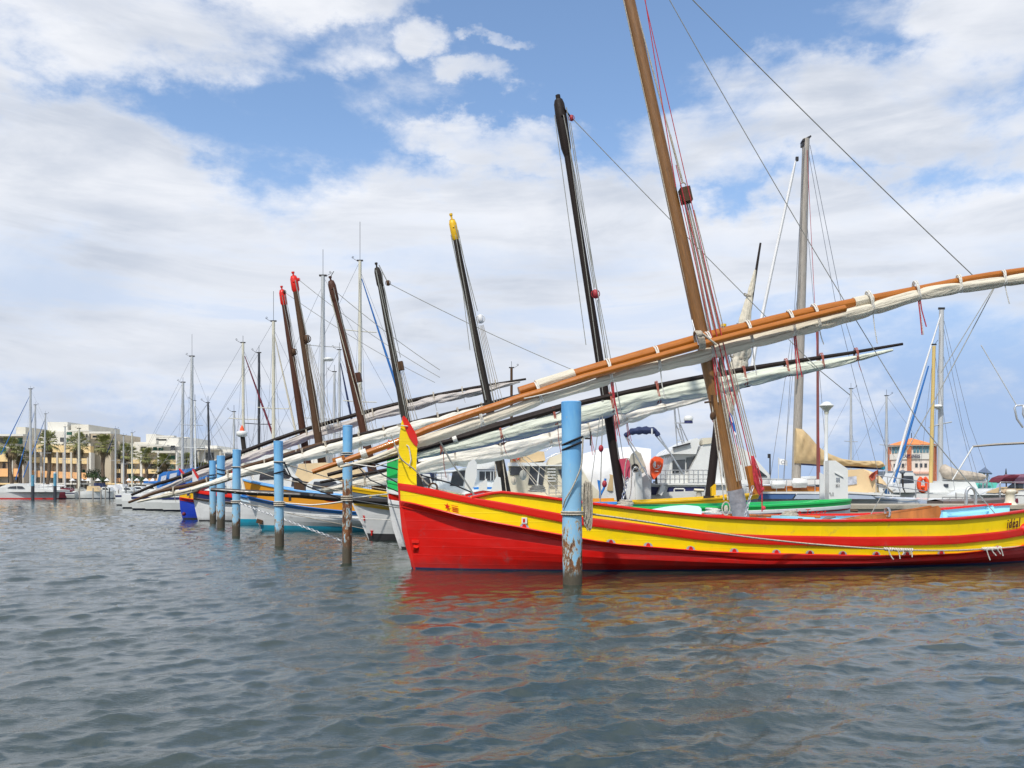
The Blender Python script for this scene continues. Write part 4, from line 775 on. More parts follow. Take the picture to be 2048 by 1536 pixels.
mb = wraps(0, 882, 2, M_roped, rr=.018, tilt=-.42, step=.075); solo('mooring_rope', mb, M_roped, 'slanting black rope loop round the thickest blue post', 'rope', 'ropes tied round the mooring posts')
wsolo(1, 993, 3, M_rope, 'tan rope turns round the rusty slim post', rr=.016, step=.04); wsolo(1, 906, 2, M_ropeg, 'grey rope turns high on the rusty slim post', rr=.016, step=.04)
wsolo(2, 1004, 3, M_rope, 'tan rope turns low on the post before the orange boat', rr=.02, step=.045); mb = wraps(2, 945, 1, M_roped, rr=.018, tilt=-.25); solo('mooring_rope', mb, M_roped, 'black rope loop round the post before the orange boat', 'rope', 'ropes tied round the mooring posts')
wsolo(2, 924, 1, M_ropeg, 'grey rope loop near the top of the post before the orange boat', rr=.02)
wsolo(3, 1002, 2, M_rope, 'tan rope turns on the post left of the orange boat', rr=.02, step=.05); wsolo(3, 934, 1, M_rope, 'single tan rope loop high on the post left of the orange boat', rr=.02)
mb = wraps(4, 939, 2, M_roped, rr=.018, tilt=.2, step=.16); solo('mooring_rope', mb, M_roped, 'black rope loops round the second post from the left', 'rope', 'ropes tied round the mooring posts')
mb = wraps(5, 950, 2, M_roped, rr=.018, tilt=-.1, step=.12); solo('mooring_rope', mb, M_roped, 'black rope loops round the leftmost post', 'rope', 'ropes tied round the mooring posts')
# hanging coil and slack line on the big post
mb = MB(); rd = random.Random(9); X, Y = POLES[0][1], POLES[0][2]
for k in range(9):
    x0 = PX(1169+k*1.5, Y); w_ = .035+rd.random()*.02; a = PZ(962+rd.uniform(0, 6), Y); bz = PZ(1052+rd.uniform(-16, 18), Y)
    lp = [(x0+w_*math.cos(t)*.6, Y-.05+.02*k % .05, (a+bz)/2+(a-bz)/2*math.sin(t)) for t in [2*math.pi*j/16 for j in range(17)]]; mb.tube(lp, .010, 5, False)
solo('rope_coil', mb, M_rope, 'coil of tan rope hanging at the right side of the thickest post', 'rope coil')
mb = MB(); pts = [P(1166, 876, 12.5), P(1164, 920, 12.45), P(1160, 940, 12.43), P(1145, 975, 12.42), P(1130, 1000, 12.44), P(1126, 1015, 12.5)]; mb.tube(dens(pts, 20), .013, 6, False); solo('slack_rope', mb, M_rope, 'slack tan rope hanging diagonally across the thickest post', 'rope')
mb = MB().tube([P(1170, 877, 12.6), P(1180, 877, 12.6)], .014, 6).box(P(1181, 877, 12.6), (.02, .03, .21)); part('cleat', mb, M_pole, POLES[0][0])
# long line from the post along the hull
def nearY(x, default):
    if x < 1330: return default
    for k in range(400):
        p = H1.pt(2, k/400, 1, .13)
        if CX+FPX*p.x/p.y >= x: return min(default, p.y-.02)
    return default
lp = [(1167, 1026, 12.6), (1240, 1036, 12.9), (1300, 1045, 13.2), (1400, 1061, 13.7), (1500, 1075, 14.1), (1600, 1086, 14.5), (1700, 1094, 14.9), (1800, 1100, 15.3), (1900, 1101, 15.7), (1990, 1097, 16.1), (2048, 1092, 16.3), (2140, 1080, 16.8)]
lp = [(x, y, nearY(x, Yq)) for x, y, Yq in lp]
solo('mooring_rope', MB().tube(dens([P(*q) for q in lp], 60), .017, 6, False), M_rope, 'long tan rope running from the thickest post along the yellow hull', 'rope')
rd = random.Random(2)
for (xa, xb, nm) in ((1770, 1828, 'frayed white rope lashing on the long line under the middle of the hull'), (1966, 2004, 'frayed white rope lashing on the long line near the stern')):
    mb = MB(); n = 13
    for k in range(n):
        x = lerp(xa, xb, k/n); Yq = interp([(a, c) for a, b, c in lp], x); p = P(x, interp([(a, b) for a, b, c in lp], x), Yq); mb.ring(p, (1, .2, rd.uniform(-.5, .5)), .026, .013, 8, 5)
    for k in range(4):
        x = xa+(k+.5)*(xb-xa)/4+rd.uniform(-4, 4); Yq = interp([(a, c) for a, b, c in lp], x)-.03; p = P(x, interp([(a, b) for a, b, c in lp], x), Yq); ln = rd.uniform(.08, .22); mb.tube([p, p+Vector((.03, 0, -ln*.5)), p+Vector((rd.uniform(.0, .09), 0, -ln))], .011, 5)
    solo('rope_lashing', mb, M_ropew, nm, 'rope', 'frayed lashings on the long line')
def rp(pts, r, m_, label):
    solo('mooring_rope', MB().tube(dens([P(*q) for q in pts], 24), r, 5, False), m_, label, 'rope', 'ropes slung between posts and boats')
rp([(700, 997, 16.3), (740, 992, 17.5), (776, 988, 20)], .017, M_ropew, 'short white rope from the rusty post to the white bow')
rp([(700, 999, 16.3), (740, 1006, 17), (800, 1016, 18)], .012, M_ropeg, 'thin grey rope from the rusty post toward the red bow')
rp([(568, 1006, 21), (620, 1010, 20), (660, 1007, 18), (690, 1003, 16.4)], .018, M_ropew, 'white rope between the rusty post and the next post')
rp([(560, 925, 21), (640, 950, 22), (700, 967, 22.5), (800, 985, 23)], .015, M_rope, 'tan rope from the top of the third post rightwards')
rp([(568, 946, 20.9), (585, 955, 21), (620, 975, 21.5), (690, 1000, 22)], .018, M_roped, 'black rope from the third post down to the bowsprit'); rp([(568, 924, 20.9), (581, 952, 21)], .018, M_roped, 'short black rope between loops of the third post')
rp([(472, 934, 25.3), (520, 945, 25), (559, 957, 24), (700, 985, 23)], .014, M_rope, 'tan rope from the fourth post over the orange boat')
rp([(800, 985, 17.5), (740, 960, 18), (700, 915, 18.5)], .014, M_roped, 'black rope rising left from the red bow'); rp([(806, 972, 17.4), (740, 935, 18), (712, 912, 18.5)], .014, M_roped, 'second black rope rising left, just above the first')
rp([(474, 1006, 25.2), (520, 1013, 25.5), (600, 1032, 26), (730, 1058, 27)], .012, M_rope, 'thin tan rope crossing the orange and white hull')
rp([(568, 1025, 21), (640, 1033, 21), (700, 1036, 21), (780, 1040, 21)], .010, M_ropew, 'thin white rope behind the rusty post near the white hull')
rp([(782, 870, 14.7), (800, 915, 14.7), (830, 940, 14.8), (865, 975, 15.1), (930, 990, 15.4)], .013, M_rope, 'tan rope from the varnished yard past the yellow stem head')
rp([(700, 915, 18.3), (760, 930, 18), (900, 966, 17.4), (960, 992, 17)], .016, M_roped, 'black rope running down right behind the yellow stem head')
rp([(879, 882, 15.3), (900, 920, 15.4), (930, 962, 15.6), (948, 990, 15.8)], .017, M_ropeg, 'thick grey rope from the sail to the start of the yellow washboard')
solo('mooring_chain', chain(None, P(478, 1006, 25.2), P(692, 1085, 22.5), .0, M_steel, link=.10, r=.010), M_steel, 'galvanised chain slanting from the fourth post into the water', 'chain')
# ================================================================ modern boats, quay furniture
upz = Vector((0, 0, 1))
def ext(mb, pts, Y, w, m_=0, in_=0.0):
    """side profile given at distance Y, real width w in depth, top edge drawn in a little"""
    f = [P(x, y, Y) for x, y in pts]; mb.prism(f, (0, w, 0), m_); return mb
def hull(root, x0, x1, Y, beam, zb, zs, m_, yaw=0.0, m2=None, boot=None, name='hull'):
    """x0 stern, x1 bow (world X); fine entry at the bow, rounded sections, flat transom"""
    mb = MB(); L = x1-x0; rings = []; d = Vector((math.cos(yaw), math.sin(yaw), 0)); nn = Vector((-d.y, d.x, 0)); o = Vector((x0, Y, 0))
    for i in range(21):
        s = i/20; b = beam/2*((1-max(0, (s-.35)/.65)**2.1)*min(1, .82+.6*s)); b = max(b, .03); z = lerp(zs, zb, s**1.6)
        u = L*s; rk = L*.05*(s > .7)*((s-.7)/.3)
        q = [(-1, z, 1), (-.985, z*.55, .94), (-.90, .10, .80), (-.6, -.25, .6), (0, -.4, .5), (.6, -.25, .6), (.90, .10, .80), (.985, z*.55, .94), (1, z, 1)]
        rings.append([o+d*(u+rk*(k[2]*2-1))+nn*b*k[0]+upz*k[1] for k in q])
    n = 9; vs = [p for r in rings for p in r]
    for i in range(20):
        for k in range(8): mb.add([rings[i][k], rings[i][k+1], rings[i+1][k+1], rings[i+1][k]], [(0, 1, 2, 3)], True, 1 if k in (2, 3, 4, 5) else 0)
    mb.add(rings[0], [tuple(range(9))]); mb.loft([[r[0]+upz*.0, r[0].lerp(r[8], .5)+upz*.06, r[8]] for r in rings], False, False)
    h = part(name, mb, [m_, boot or M_navy], root)
    if m2:
        mb = MB()
        for sgn in (0, 8):
            rows = [[r[sgn]+nn*(-.02 if sgn == 0 else .02)-upz*.10, r[sgn]+nn*(-.02 if sgn == 0 else .02)-upz*.24] for r in rings]; mb.loft(rows, False, True)
        part('hull_stripe', mb, m2, root)
    return rings
def rails(root, pts, h_, m_=None, r=.014, n=2, every=1):
    mb = MB(); tops = [Vector(p)+upz*h_ for p in pts]
    for k in range(n): mb.tube([Vector(p)+upz*h_*(k+1)/n for p in pts], r, 5, False)
    for p in pts: mb.tube([p, Vector(p)+upz*h_], r, 5, False)
    return part('guard_rail', mb, m_ or M_steel, root)
def yacht(label, px, pt, Y, r=.09, m_=None, L=9, bow=-1, hullm=None, zd=1.0, boom=None, jib=None, jdir=None, radar=0, ant=0, lean=0, sp=(.5,), boomdir=None, stays=True, cab=True, base=None, group='sailing yachts moored beyond the lateen boats'):
    m_ = m_ or M_alu; r *= .70; xm = PX(px, Y); root = thing('sailboat', label, 'sailboat', (xm, Y, 0), group); zt = PZ(pt, Y); xt = PX(px+lean, Y)
    xs, xb = (xm-bow*L*.56, xm+bow*L*.44)
    hull(root, xs, xb, Y, L*.31, zd+.25, zd, hullm or M_gel, 0, M_navy if random.random() < .6 else None)
    if cab:
        mb = MB(); a, b = xm-bow*L*.22, xm+bow*L*.16; w_ = L*.11
        f = [Vector((a, Y-w_, zd)), Vector((a+bow*.15, Y-w_, zd+.45)), Vector((b-bow*.5, Y-w_, zd+.40)), Vector((b, Y-w_, zd+.1))]; mb.prism(f, (0, 2*w_, 0)); cb = part('coachroof', mb, hullm or M_gel, root)
        mb = MB()
        for k in range(3):
            c = a+(b-a)*(.2+.2*k); mb.box((c, Y-w_-.01, zd+.24), (L*.045, .02, .13))
        part('window', mb, M_glass, cb, kind=None)
    t = Vector((xt, Y, zt)); mb = MB().tube([(xm, Y, zd+.1), ((xm+xt)/2, Y, (zd+zt)/2), t], [r, r, r*.85], 10); mo = part('mast', mb, m_, root)
    mb = MB().box(t+upz*.03, (r*3.4, r*1.0, r*.7)); mb.tube([t+Vector((-bow*r*1.5, 0, 0)), t+Vector((-bow*r*2-bow*.3, 0, .22))], .012, 4); mb.tube([t, t+upz*(.5+ant)], .014, 4); mb.ring(t+Vector((-bow*.45, 0, .25)), (0, 1, 0), .05, .012, 8, 4); part('masthead_gear', mb, M_pole, mo)
    for f_ in sp:
        c = Vector((lerp(xm, xt, f_), Y, lerp(zd, zt, f_))); part('spreader', MB().tube([c-Vector((L*.075, .5, -.03)), c, c+Vector((L*.075, .5, .03))], .03, 5), m_, mo)
    if stays:
        for q in ((xb-bow*.2, 0, .96), (xs+bow*.1, 0, 1.0), (xm+.2, L*.13, .98), (xm-.2, -L*.13, .98), (xm+bow*.9, -L*.12, .6), (xm-bow*.9, -L*.12, .6)):
            part('stay', MB().tube([Vector((q[0], Y+q[1], zd+.1)), Vector((lerp(xm, xt, q[2]), Y, zd+(zt-zd)*q[2]))], .010, 4, False), M_wire, mo)
    if jib:
        a = Vector((xm+(xb-xm)*1.0 if not jdir else PX(jdir[0], Y), Y-.1, zd+.3 if not jdir else PZ(jdir[1], Y))); b = t-upz*(zt-zd)*.05+(a-t).normalized()*.4
        part('furled_jib', MB().tube([b.lerp(a, i/8) for i in range(9)], [.03]+[.04+.035*min(1, i/4) for i in range(8)], 7), jib, root)
    if boom:
        bd = boomdir or -bow; e = Vector((xm+bd*L*.40, Y, zd+1.0)); s0 = Vector((xm+bd*.05, Y, zd+1.05)); part('boom', MB().tube([s0-upz*.14, e-upz*.12], .06, 6), m_, root)
        part('sail_cover', MB().tube([s0+upz*.45, s0+(e-s0)*.06+upz*.26]+[s0.lerp(e, k)+upz*.02 for k in (.2, .4, .6, .8, .97)], [.10, .17, .20, .17, .15, .12, .09], 9), boom, root)
    if radar: part('radar_dome', MB().ball(Vector((xm+radar*.45, Y-.1, lerp(zd, zt, .62))), .32, 1, 1, .4).box(Vector((xm+radar*.2, Y, lerp(zd, zt, .62)-.08)), (.5, .1, .06)), M_gel, mo)
    return root
# --- yachts seen as masts above the lateen boats
Yd = 58
for a in [
  dict(label='sailboat with tall light grey mast standing left of the blue bow boat', px=383, pt=713, Y=76, r=.20, L=11, boom=M_bcanv, lean=1, bow=1, ant=1.5),
  dict(label='sailboat with thinner grey mast just left of the tall light grey one', px=364, pt=765, Y=80, r=.19, L=10, bow=1, lean=2),
  dict(label='sailboat with slim white mast just right of the tall light grey one', px=391, pt=802, Y=64, r=.08, L=9, m_=M_gel, bow=1, lean=-1),
  dict(label='sailboat with thin black mast above the left posts', px=420, pt=806, Y=60, r=.11, L=9, m_=M_kmast, bow=1, lean=-4),
  dict(label='sailboat with short grey mast behind the fourth blue post', px=468, pt=824, Y=62, r=.12, L=9, bow=1),
  dict(label='sailboat with cream mast and dark red furled jib sloping to the right', px=487, pt=686, Y=58, r=.14, L=11, m_=M_cmast, bow=1, jib=M_burg, jdir=(550, 880), lean=-1),
  dict(label='sailboat with dark grey mast between two cream masts', px=518, pt=706, Y=58, r=.13, L=11, m_=M_kmast, bow=1, lean=0),
  dict(label='sailboat with tall cream mast and cream furled jib left of the red topped masts', px=547, pt=643, Y=56, r=.165, L=12, m_=M_cmast, bow=1, jib=M_sail, jdir=(600, 900), ant=1.5),
  dict(label='sailboat with thick pale grey mast and radar dome', px=644, pt=552, Y=54, r=.20, L=14, bow=-1, radar=1, sp=(.35, .68), ant=1.2, lean=2),
  dict(label='sailboat with tallest cream mast, long antenna and blue furled jib', px=720, pt=522, Y=54, r=.165, L=13, m_=M_cmast, bow=1, jib=M_bcanv, jdir=(802, 800), ant=2.0, lean=0, sp=(.4, .7)),
  dict(label='sailboat with short white mast right of the thick pale grey one', px=668, pt=744, Y=60, r=.13, L=9, bow=1, lean=1),
  dict(label='sailboat with pale mast and dark jib just left of the brown raked mast', px=679, pt=700, Y=57, r=.12, L=10, bow=1, jib=M_ncanv, jdir=(706, 850)),
  dict(label='old sailboat with weathered wooden mast behind the start of the upper varnished yard', px=1023, pt=736, Y=62, r=.16, L=11, m_=M_mwood, bow=-1, stays=False),
  dict(label='sailboat with slender alloy mast right of the street lamp', px=1702, pt=778, Y=70, r=.14, L=10, bow=-1),
  dict(label='sailboat with slender alloy mast touching the left side of the harbour office', px=1773, pt=792, Y=66, r=.13, L=10, bow=-1),
]: yacht(**a)
for a in [
  dict(label='white yacht with the tallest mast of the far left quay and blue furled jib', px=61, pt=778, Y=134, r=.26, L=14, bow=-1, jib=M_bcanv, jdir=(2, 910), boom=M_gel),
  dict(label='white yacht with second tallest mast on the far left and blue jib', px=70.5, pt=810, Y=138, r=.20, L=12, bow=-1, jib=M_bcanv, jdir=(32, 960)),
  dict(label='white yacht with slightly leaning mast on the far left, blue jib below', px=87, pt=828, Y=136, r=.17, L=11, bow=-1, lean=4, jib=M_bcanv, jdir=(47, 955)),
  dict(label='small yacht with cream mast left of the second palm from the building corner', px=130, pt=854, Y=137, r=.16, L=9, bow=-1),
  dict(label='small yacht with thick cream mast before the white stair tower', px=158, pt=857, Y=135, r=.25, L=10, bow=1, m_=M_cmast),
  dict(label='small yacht with pale mast between the two apartment blocks', px=231, pt=858, Y=137, r=.18, L=9, bow=-1, jib=M_ncanv, jdir=(215, 905)),
  dict(label='small yacht with short pale mast right of the gap between apartment blocks', px=247, pt=872, Y=139, r=.16, L=8, bow=-1),
  dict(label='small yacht with cream mast before the recessed white facade', px=264, pt=866, Y=136, r=.17, L=9, bow=-1, m_=M_cmast)]: yacht(group='yachts at the far left quay', **a)
# --- the yacht with the leaning mast and the tan sail cover
def big_yacht():
    Y = 29.5; root = thing('sailboat', 'white yacht with grey mast and long tan sail cover behind the street lamp', 'sailboat', (PX(1600, Y), Y, 0))
    # hull drawn to its own sheer: low stern at left, fine bow right
    rings = hull(root, PX(1385, Y), PX(1880, Y), Y+.4, 3.6, 1.02, 1.22, M_gel, 0)
    zz = lambda x: interp([(1385, 985), (1500, 984), (1700, 986), (1800, 992), (1885, 1003)], x)
    mb = MB(); ext(mb, [(1497, 987), (1592, 987.5), (1584, 998), (1497, 998)], Y-1.72, .03); ext(mb, [(1595, 987.5), (1650, 988), (1740, 989), (1752, 998), (1588, 998)], Y-1.72, .03, 1); ext(mb, [(1756, 999), (1842, 1003), (1838, 1005), (1750, 1001)], Y-1.5, .03, 2); ext(mb, [(1834, 1000), (1853, 1001), (1860, 1009), (1840, 1009)], Y-1.0, .03, 1)
    part('hull_stripe', mb, [paint('mid_blue_stripe', (.06, .13, .30), seam=0), paint('pale_blue_stripe', (.40, .47, .58), seam=0), paint('steel_blue_stripe', (.16, .22, .30), seam=0)], root)
    mb = MB(); ext(mb, [(1497, 983.5), (1700, 983), (1800, 990), (1800, 993), (1700, 987), (1497, 987)], Y-1.75, 3.4); part('deck_edge', mb, M_gel, root)
    mb = MB(); ext(mb, [(1520, 984), (1522, 972), (1600, 972), (1655, 975), (1655, 985)], Y-1.3, .06, 0); ext(mb, [(1498, 984), (1655, 985), (1655, 981), (1498, 980)], Y-1.36, .05, 1); part('toe_rail', mb, [M_wood, paint('amber_varnish', (.55, .24, .04), seam=0)], root)
    mb = MB(); ext(mb, [(1560, 972), (1575, 960), (1690, 958), (1780, 972), (1800, 984), (1560, 984)], Y-1.0, 2.2); part('coachroof', mb, M_gel, root)
    mb = MB(); ext(mb, [(1600, 970), (1680, 968), (1684, 973), (1600, 975)], Y-1.02, .03); part('window', mb, M_glass, root)
    for x, l, d_ in ((1599, 15, .16), (1556, 14, .13)):
        c = P(x, 966 if x > 1580 else 969, Y-1.5); w_ = l*Y/1700
        part('fender', MB().tube([c+Vector((-w_, 0, 0)), c+Vector((-w_*.8, 0, 0)), c+Vector((w_*.8, 0, 0)), c+Vector((w_, 0, 0))], [.03, d_, d_, .03], 12), M_gel, root)
    mb = MB().tube([P(1592, 965, Y), P(1597, 800, Y), P(1606, 500, Y), P(1612, 278, Y)], [.155, .15, .14, .12], 14); mo = part('mast', mb, M_gmast, root)
    mb = MB().prism([P(1603, 284, Y-.1), P(1605, 279, Y-.1), P(1622, 270, Y-.1), P(1623, 273, Y-.1), P(1614, 280, Y-.1), P(1610, 283, Y-.1)], (0, .15, 0)).box(P(1605, 289, Y), (.08, .2, .16)); part('masthead_gear', mb, M_pole, mo)
    mb = MB().tube([P(1591, 322, Y-.2), P(1585, 350, Y-.2), P(1548, 520, Y-.2), P(1510, 700, Y-.2), P(1500, 760, Y-.2)], [.03, .05, .055, .065, .07], 8); part('furled_jib', mb, M_wcanv, root)
    part('jib_swivel', MB().box(P(1594, 318, Y-.2), (.09, .08, .14)), M_pole, root)
    for (x0, y0, x1, y1, r_, m_) in ((1609, 290, 1568, 960, .009, M_wire), (1620, 290, 1690, 640, .010, M_wire), (1690, 640, 1800, 985, .010, M_wire), (1616, 300, 1670, 600, .009, M_wire), (1670, 600, 1760, 960, .009, M_wire), (1614, 300, 1634, 700, .009, M_roper), (1634, 700, 1640, 950, .009, M_roper), (1612, 420, 1655, 940, .008, M_wire), (1600, 560, 1540, 960, .008, M_wire), (1606, 300, 1590, 700, .007, M_wire), (1590, 700, 1566, 960, .007, M_wire)):
        part('stay', MB().tube([P(x0, y0, Y-.15), P(x1, y1, Y-.9)], r_, 4, False), m_, mo)
    part('spreader', MB().tube([P(1588, 741, Y-.6), P(1600, 738, Y), P(1613, 735, Y+.6)], .03, 5), M_gmast, mo)
    part('mizzen_mast', MB().tube([P(1636, 962, Y-.6), P(1635, 620, Y-.6)], [.055, .04], 8), mat('maroon_mast', (.20, .06, .05), .4), root)
    part('boom', MB().tube([P(1600, 926, Y), P(1768, 936, Y)], .07, 8), M_navy, root); part('boom_end', MB().box(P(1764, 935, Y), (.14, .16, .14)), M_teal, root)
    # canvas cover: tall at the mast, falling in folds to the boom end
    top = [(1588, 857), (1602, 859), (1615, 872), (1632, 893), (1655, 908), (1680, 918), (1710, 922), (1740, 922), (1758, 922), (1762, 930)]
    bot = [(1586, 927), (1600, 927), (1618, 928), (1634, 930), (1655, 931), (1680, 932), (1710, 933), (1740, 935), (1756, 936), (1762, 934)]
    rows = []; N = 60
    for i in range(N+1):
        t = i/N*(len(top)-1); k = min(int(t), len(top)-2); q = t-k
        a = P(lerp(top[k][0], top[k+1][0], q), lerp(top[k][1], top[k+1][1], q), Y); b = P(lerp(bot[k][0], bot[k+1][0], q), lerp(bot[k][1], bot[k+1][1], q), Y)
        ring = []
        for j in range(20):
            an = 2*math.pi*j/20; c = (a+b)/2-Vector((0, .16, 0)); hh = (a.z-b.z)/2; w_ = .24*min(1, .6+i/10)*(1-.35*i/N)
            fold = 1+.22*math.sin(3.2*an+i*.55)*math.sin(i*.33+an)+.12*math.sin(i*.9-5*an)
            ring.append(Vector((lerp(a.x, b.x, .5-.5*math.sin(an)), c.y+math.cos(an)*w_*fold, c.z+math.sin(an)*hh)))
        rows.append(ring)
    part('sail_cover', MB().loft(rows, True, True, caps=True), M_tan, root)
    # sprayhood
    rows = []
    for i in range(13):
        t = i/12; y_ = Y-1.1+2.2*t; k = math.sin(math.pi*t)**.35 if 0 < t < 1 else 0
        rows.append([Vector((PX(x, Y), y_, lerp(1.25, PZ(y, Y), .45+.55*k))) for x, y in ((1690, 946), (1694, 940), (1722, 938), (1737, 944), (1748, 960), (1760, 984))])
    sh = part('sprayhood', MB().loft(rows, False, True), M_sand, root)
    mb = MB(); ext(mb, [(1688, 985), (1688, 940), (1722, 938), (1737, 944), (1748, 960), (1760, 985)], Y-1.12, .02); part('side_panel', mb, M_sand, sh)
    mb = MB(); ext(mb, [(1694, 954), (1713, 952), (1714, 968), (1694, 971)], Y-1.15, .02); part('clear_window', mb, M_glass if 0 else mat('clear_vinyl', (.42, .44, .50), .2, var=.4, vs=6), sh)
    rails(root, [P(1498, 984, Y-1.5), P(1553, 984, Y-1.5), P(1573, 984, Y-1.5), P(1630, 984, Y-1.5)], .42)
    rails(root, [P(1752, 986, Y-1.4), P(1775, 990, Y-1.4), P(1800, 993, Y-1.2), P(1832, 997, Y-.8), P(1856, 1001, Y-.4)], .60)
    part('solar_panel', MB().prism([P(1768, 978, Y-1.4), P(1775, 978, Y-1.4), P(1780, 988, Y-1.4), P(1772, 988, Y-1.4)], (0, .1, 0)), mat('solar_cells', (.01, .06, .16), .2), root)
big_yacht()
fg = thing('ensign', 'faded orange red flag furled on its staff below the end of the tan sail cover', 'flag', P(1757, 985, 28.2))
part('staff', MB().tube([P(1756, 985, 28.2), P(1756, 940, 28.2)], .015, 5), M_pole, fg)
part('cloth', MB().prism([P(1756, 940, 28.2), P(1752, 942, 28.3), P(1744, 947, 28.15), P(1739, 953, 28.3), P(1744, 962, 28.2), P(1750, 958, 28.3), P(1757, 950, 28.2)], (0, .06, 0)), mat('faded_red_flag', (.42, .09, .05), .8), fg)
# --- street lamp, supply pedestal, plank, quay
q0 = MB(); X0 = PX(1663, 25.0)
q0.prism([Vector((X0, 24.4, -.8)), Vector((X0, 24.4, .84)), Vector((40, 24.4, .84)), Vector((40, 24.4, -.8))], (0, 2.6, 0)); q0.prism([Vector((X0-.03, 24.34, .843)), Vector((X0-.03, 24.34, .95)), Vector((40, 24.34, .95)), Vector((40, 24.34, .843))], (0, 2.7, 0))
o = solo('quay', q0, M_conc, None, None, kind='structure')
lampY = 25.0; rl = thing('street_lamp', 'white lamp post with mushroom shaped head on the quay', 'street lamp', (PX(1652, lampY), lampY, .95))
part('pole', MB().tube([P(1652, 1016, lampY), P(1652, 925, lampY), P(1652, 922, lampY), P(1652.5, 842, lampY), P(1653, 828, lampY)], [.075, .07, .055, .05, .05], 14), M_gel, rl)
mb = MB(); prof = [(828, .06), (822, .07), (818, .12), (812.5, .20), (811.5, .205)]; mb.tube([P(1653, y, lampY) for y, _ in prof], [r_ for _, r_ in prof], 20, False); part('lamp_cup', mb, mat('lamp_cup_cream', (.66, .64, .52), .35), rl)
mb = MB(); prof = [(812, .205), (810.5, .205), (808, .15), (804.5, .10), (803, .02)]; mb.tube([P(1653, y, lampY) for y, _ in prof], [r_ for _, r_ in prof], 20); part('lamp_cap', mb, M_gel, rl)
rp_ = thing('supply_pedestal', 'white power and water pedestal with sloping top beside the street lamp', 'pedestal', (PX(1675, 24.7), 24.7, .95))
ext(mb := MB(), [(1658, 1012), (1658, 921), (1671, 921), (1696, 938), (1696, 1012)], 24.6, .32); part('cabinet', mb, M_gel, rp_)
ext(mb := MB(), [(1670, 944), (1687, 953), (1687, 955), (1670, 946)], 24.56, .04); part('visor', mb, M_gel, rp_)
mb = MB(); [mb.box(P(x, y, 24.585), (.032, .03, .04)) for x in (1674, 1678) for y in (957, 961.5)]; part('socket_cover', mb, M_gry, rp_)
text_mesh('251', .115, P(1671, 974, 24.58), (1, 0, 0), upz, M_blk, rp_, 'number', th=.002, sx=.8)
mb = MB(); [mb.box(P(x, y, 24.585), (.02, .03, .02)) for x, y in ((1660, 986), (1666, 986), (1662, 990), (1666, 990))]; part('bolt_heads', mb, M_blk, rp_)
ext(mb := MB(), [(1640, 945), (1647, 949), (1651, 1022), (1642, 1027), (1640, 1000)], 23.6, .05); solo('plank', mb, M_gel, 'white board standing upright against the quay left of the pedestal', 'board')
for i, (x, nm) in enumerate(((1679, '13'),)):
    mb = MB().box(P(x, 1016, 24.33), (.10, .02, .07)); o = solo('berth_sign', mb, M_lblu, 'small light blue berth number plate on the quay edge', 'sign'); text_mesh(nm, .06, P(x-2.6, 1018, 24.31), (1, 0, 0), upz, M_gel, o, 'number', th=.001)
mb = MB().box(P(1695, 1020, 24.3), (.12, .06, .06)).tube([P(1700, 1021, 24.28), P(1715, 1022, 24.28)], .035, 8); solo('mooring_ring', mb, mat('rusty_iron', (.14, .07, .035), .8, var=.4), 'rusty iron fitting on the quay face', 'fitting')
mb = MB(); pr = [(1016, .34), (1013, .30), (1010, .20), (1003, .13), (995, .12), (988, .12), (986, .15), (982, .17), (979.5, .13), (978.5, .02)]; mb.tube([P(2020, y, 24.8) for y, _ in pr], [r_ for _, r_ in pr], 18); rb = thing('mooring_bollard', 'cream painted bollard with side horns on the quay at far right', 'bollard', (PX(2020, 24.8), 24.8, .95)); part('column', mb, M_cream, rb)
part('horns', MB().tube([P(2006, 986, 24.8), P(2010, 982, 24.8), P(2030, 982, 24.8), P(2034, 986, 24.8)], [.05, .07, .07, .05], 8), mat('worn_bollard_horn', (.40, .30, .20), .7), rb)
mb = MB().tube([P(1932, 1014, 24.7), P(1932, 992, 24.7)]+[P(1941.5-9.5*math.cos(t), 990-15*math.sin(t), 24.7) for t in [math.pi*k/12 for k in range(13)]]+[P(1951, 1014, 24.7)], .045, 10); solo('ladder_hoop', mb, M_steel, 'tall steel grab hoop of a quay ladder behind the light blue stern seat', 'grab rail')
# --- long thin dark hull lying along the quay
rk = thing('rowing_boat', 'low dark brown wooden skiff behind the grab hoop', 'boat', (PX(1940, 27.5), 27.5, 0)); hull(rk, PX(1876, 27.6), PX(2010, 27.6), 27.8, 1.3, 1.08, 1.02, M_brn)
rails(rk, [P(x, 1002, 27.2) for x in (1885, 1900, 1925, 1950, 1965)], .12, M_steel, n=1)

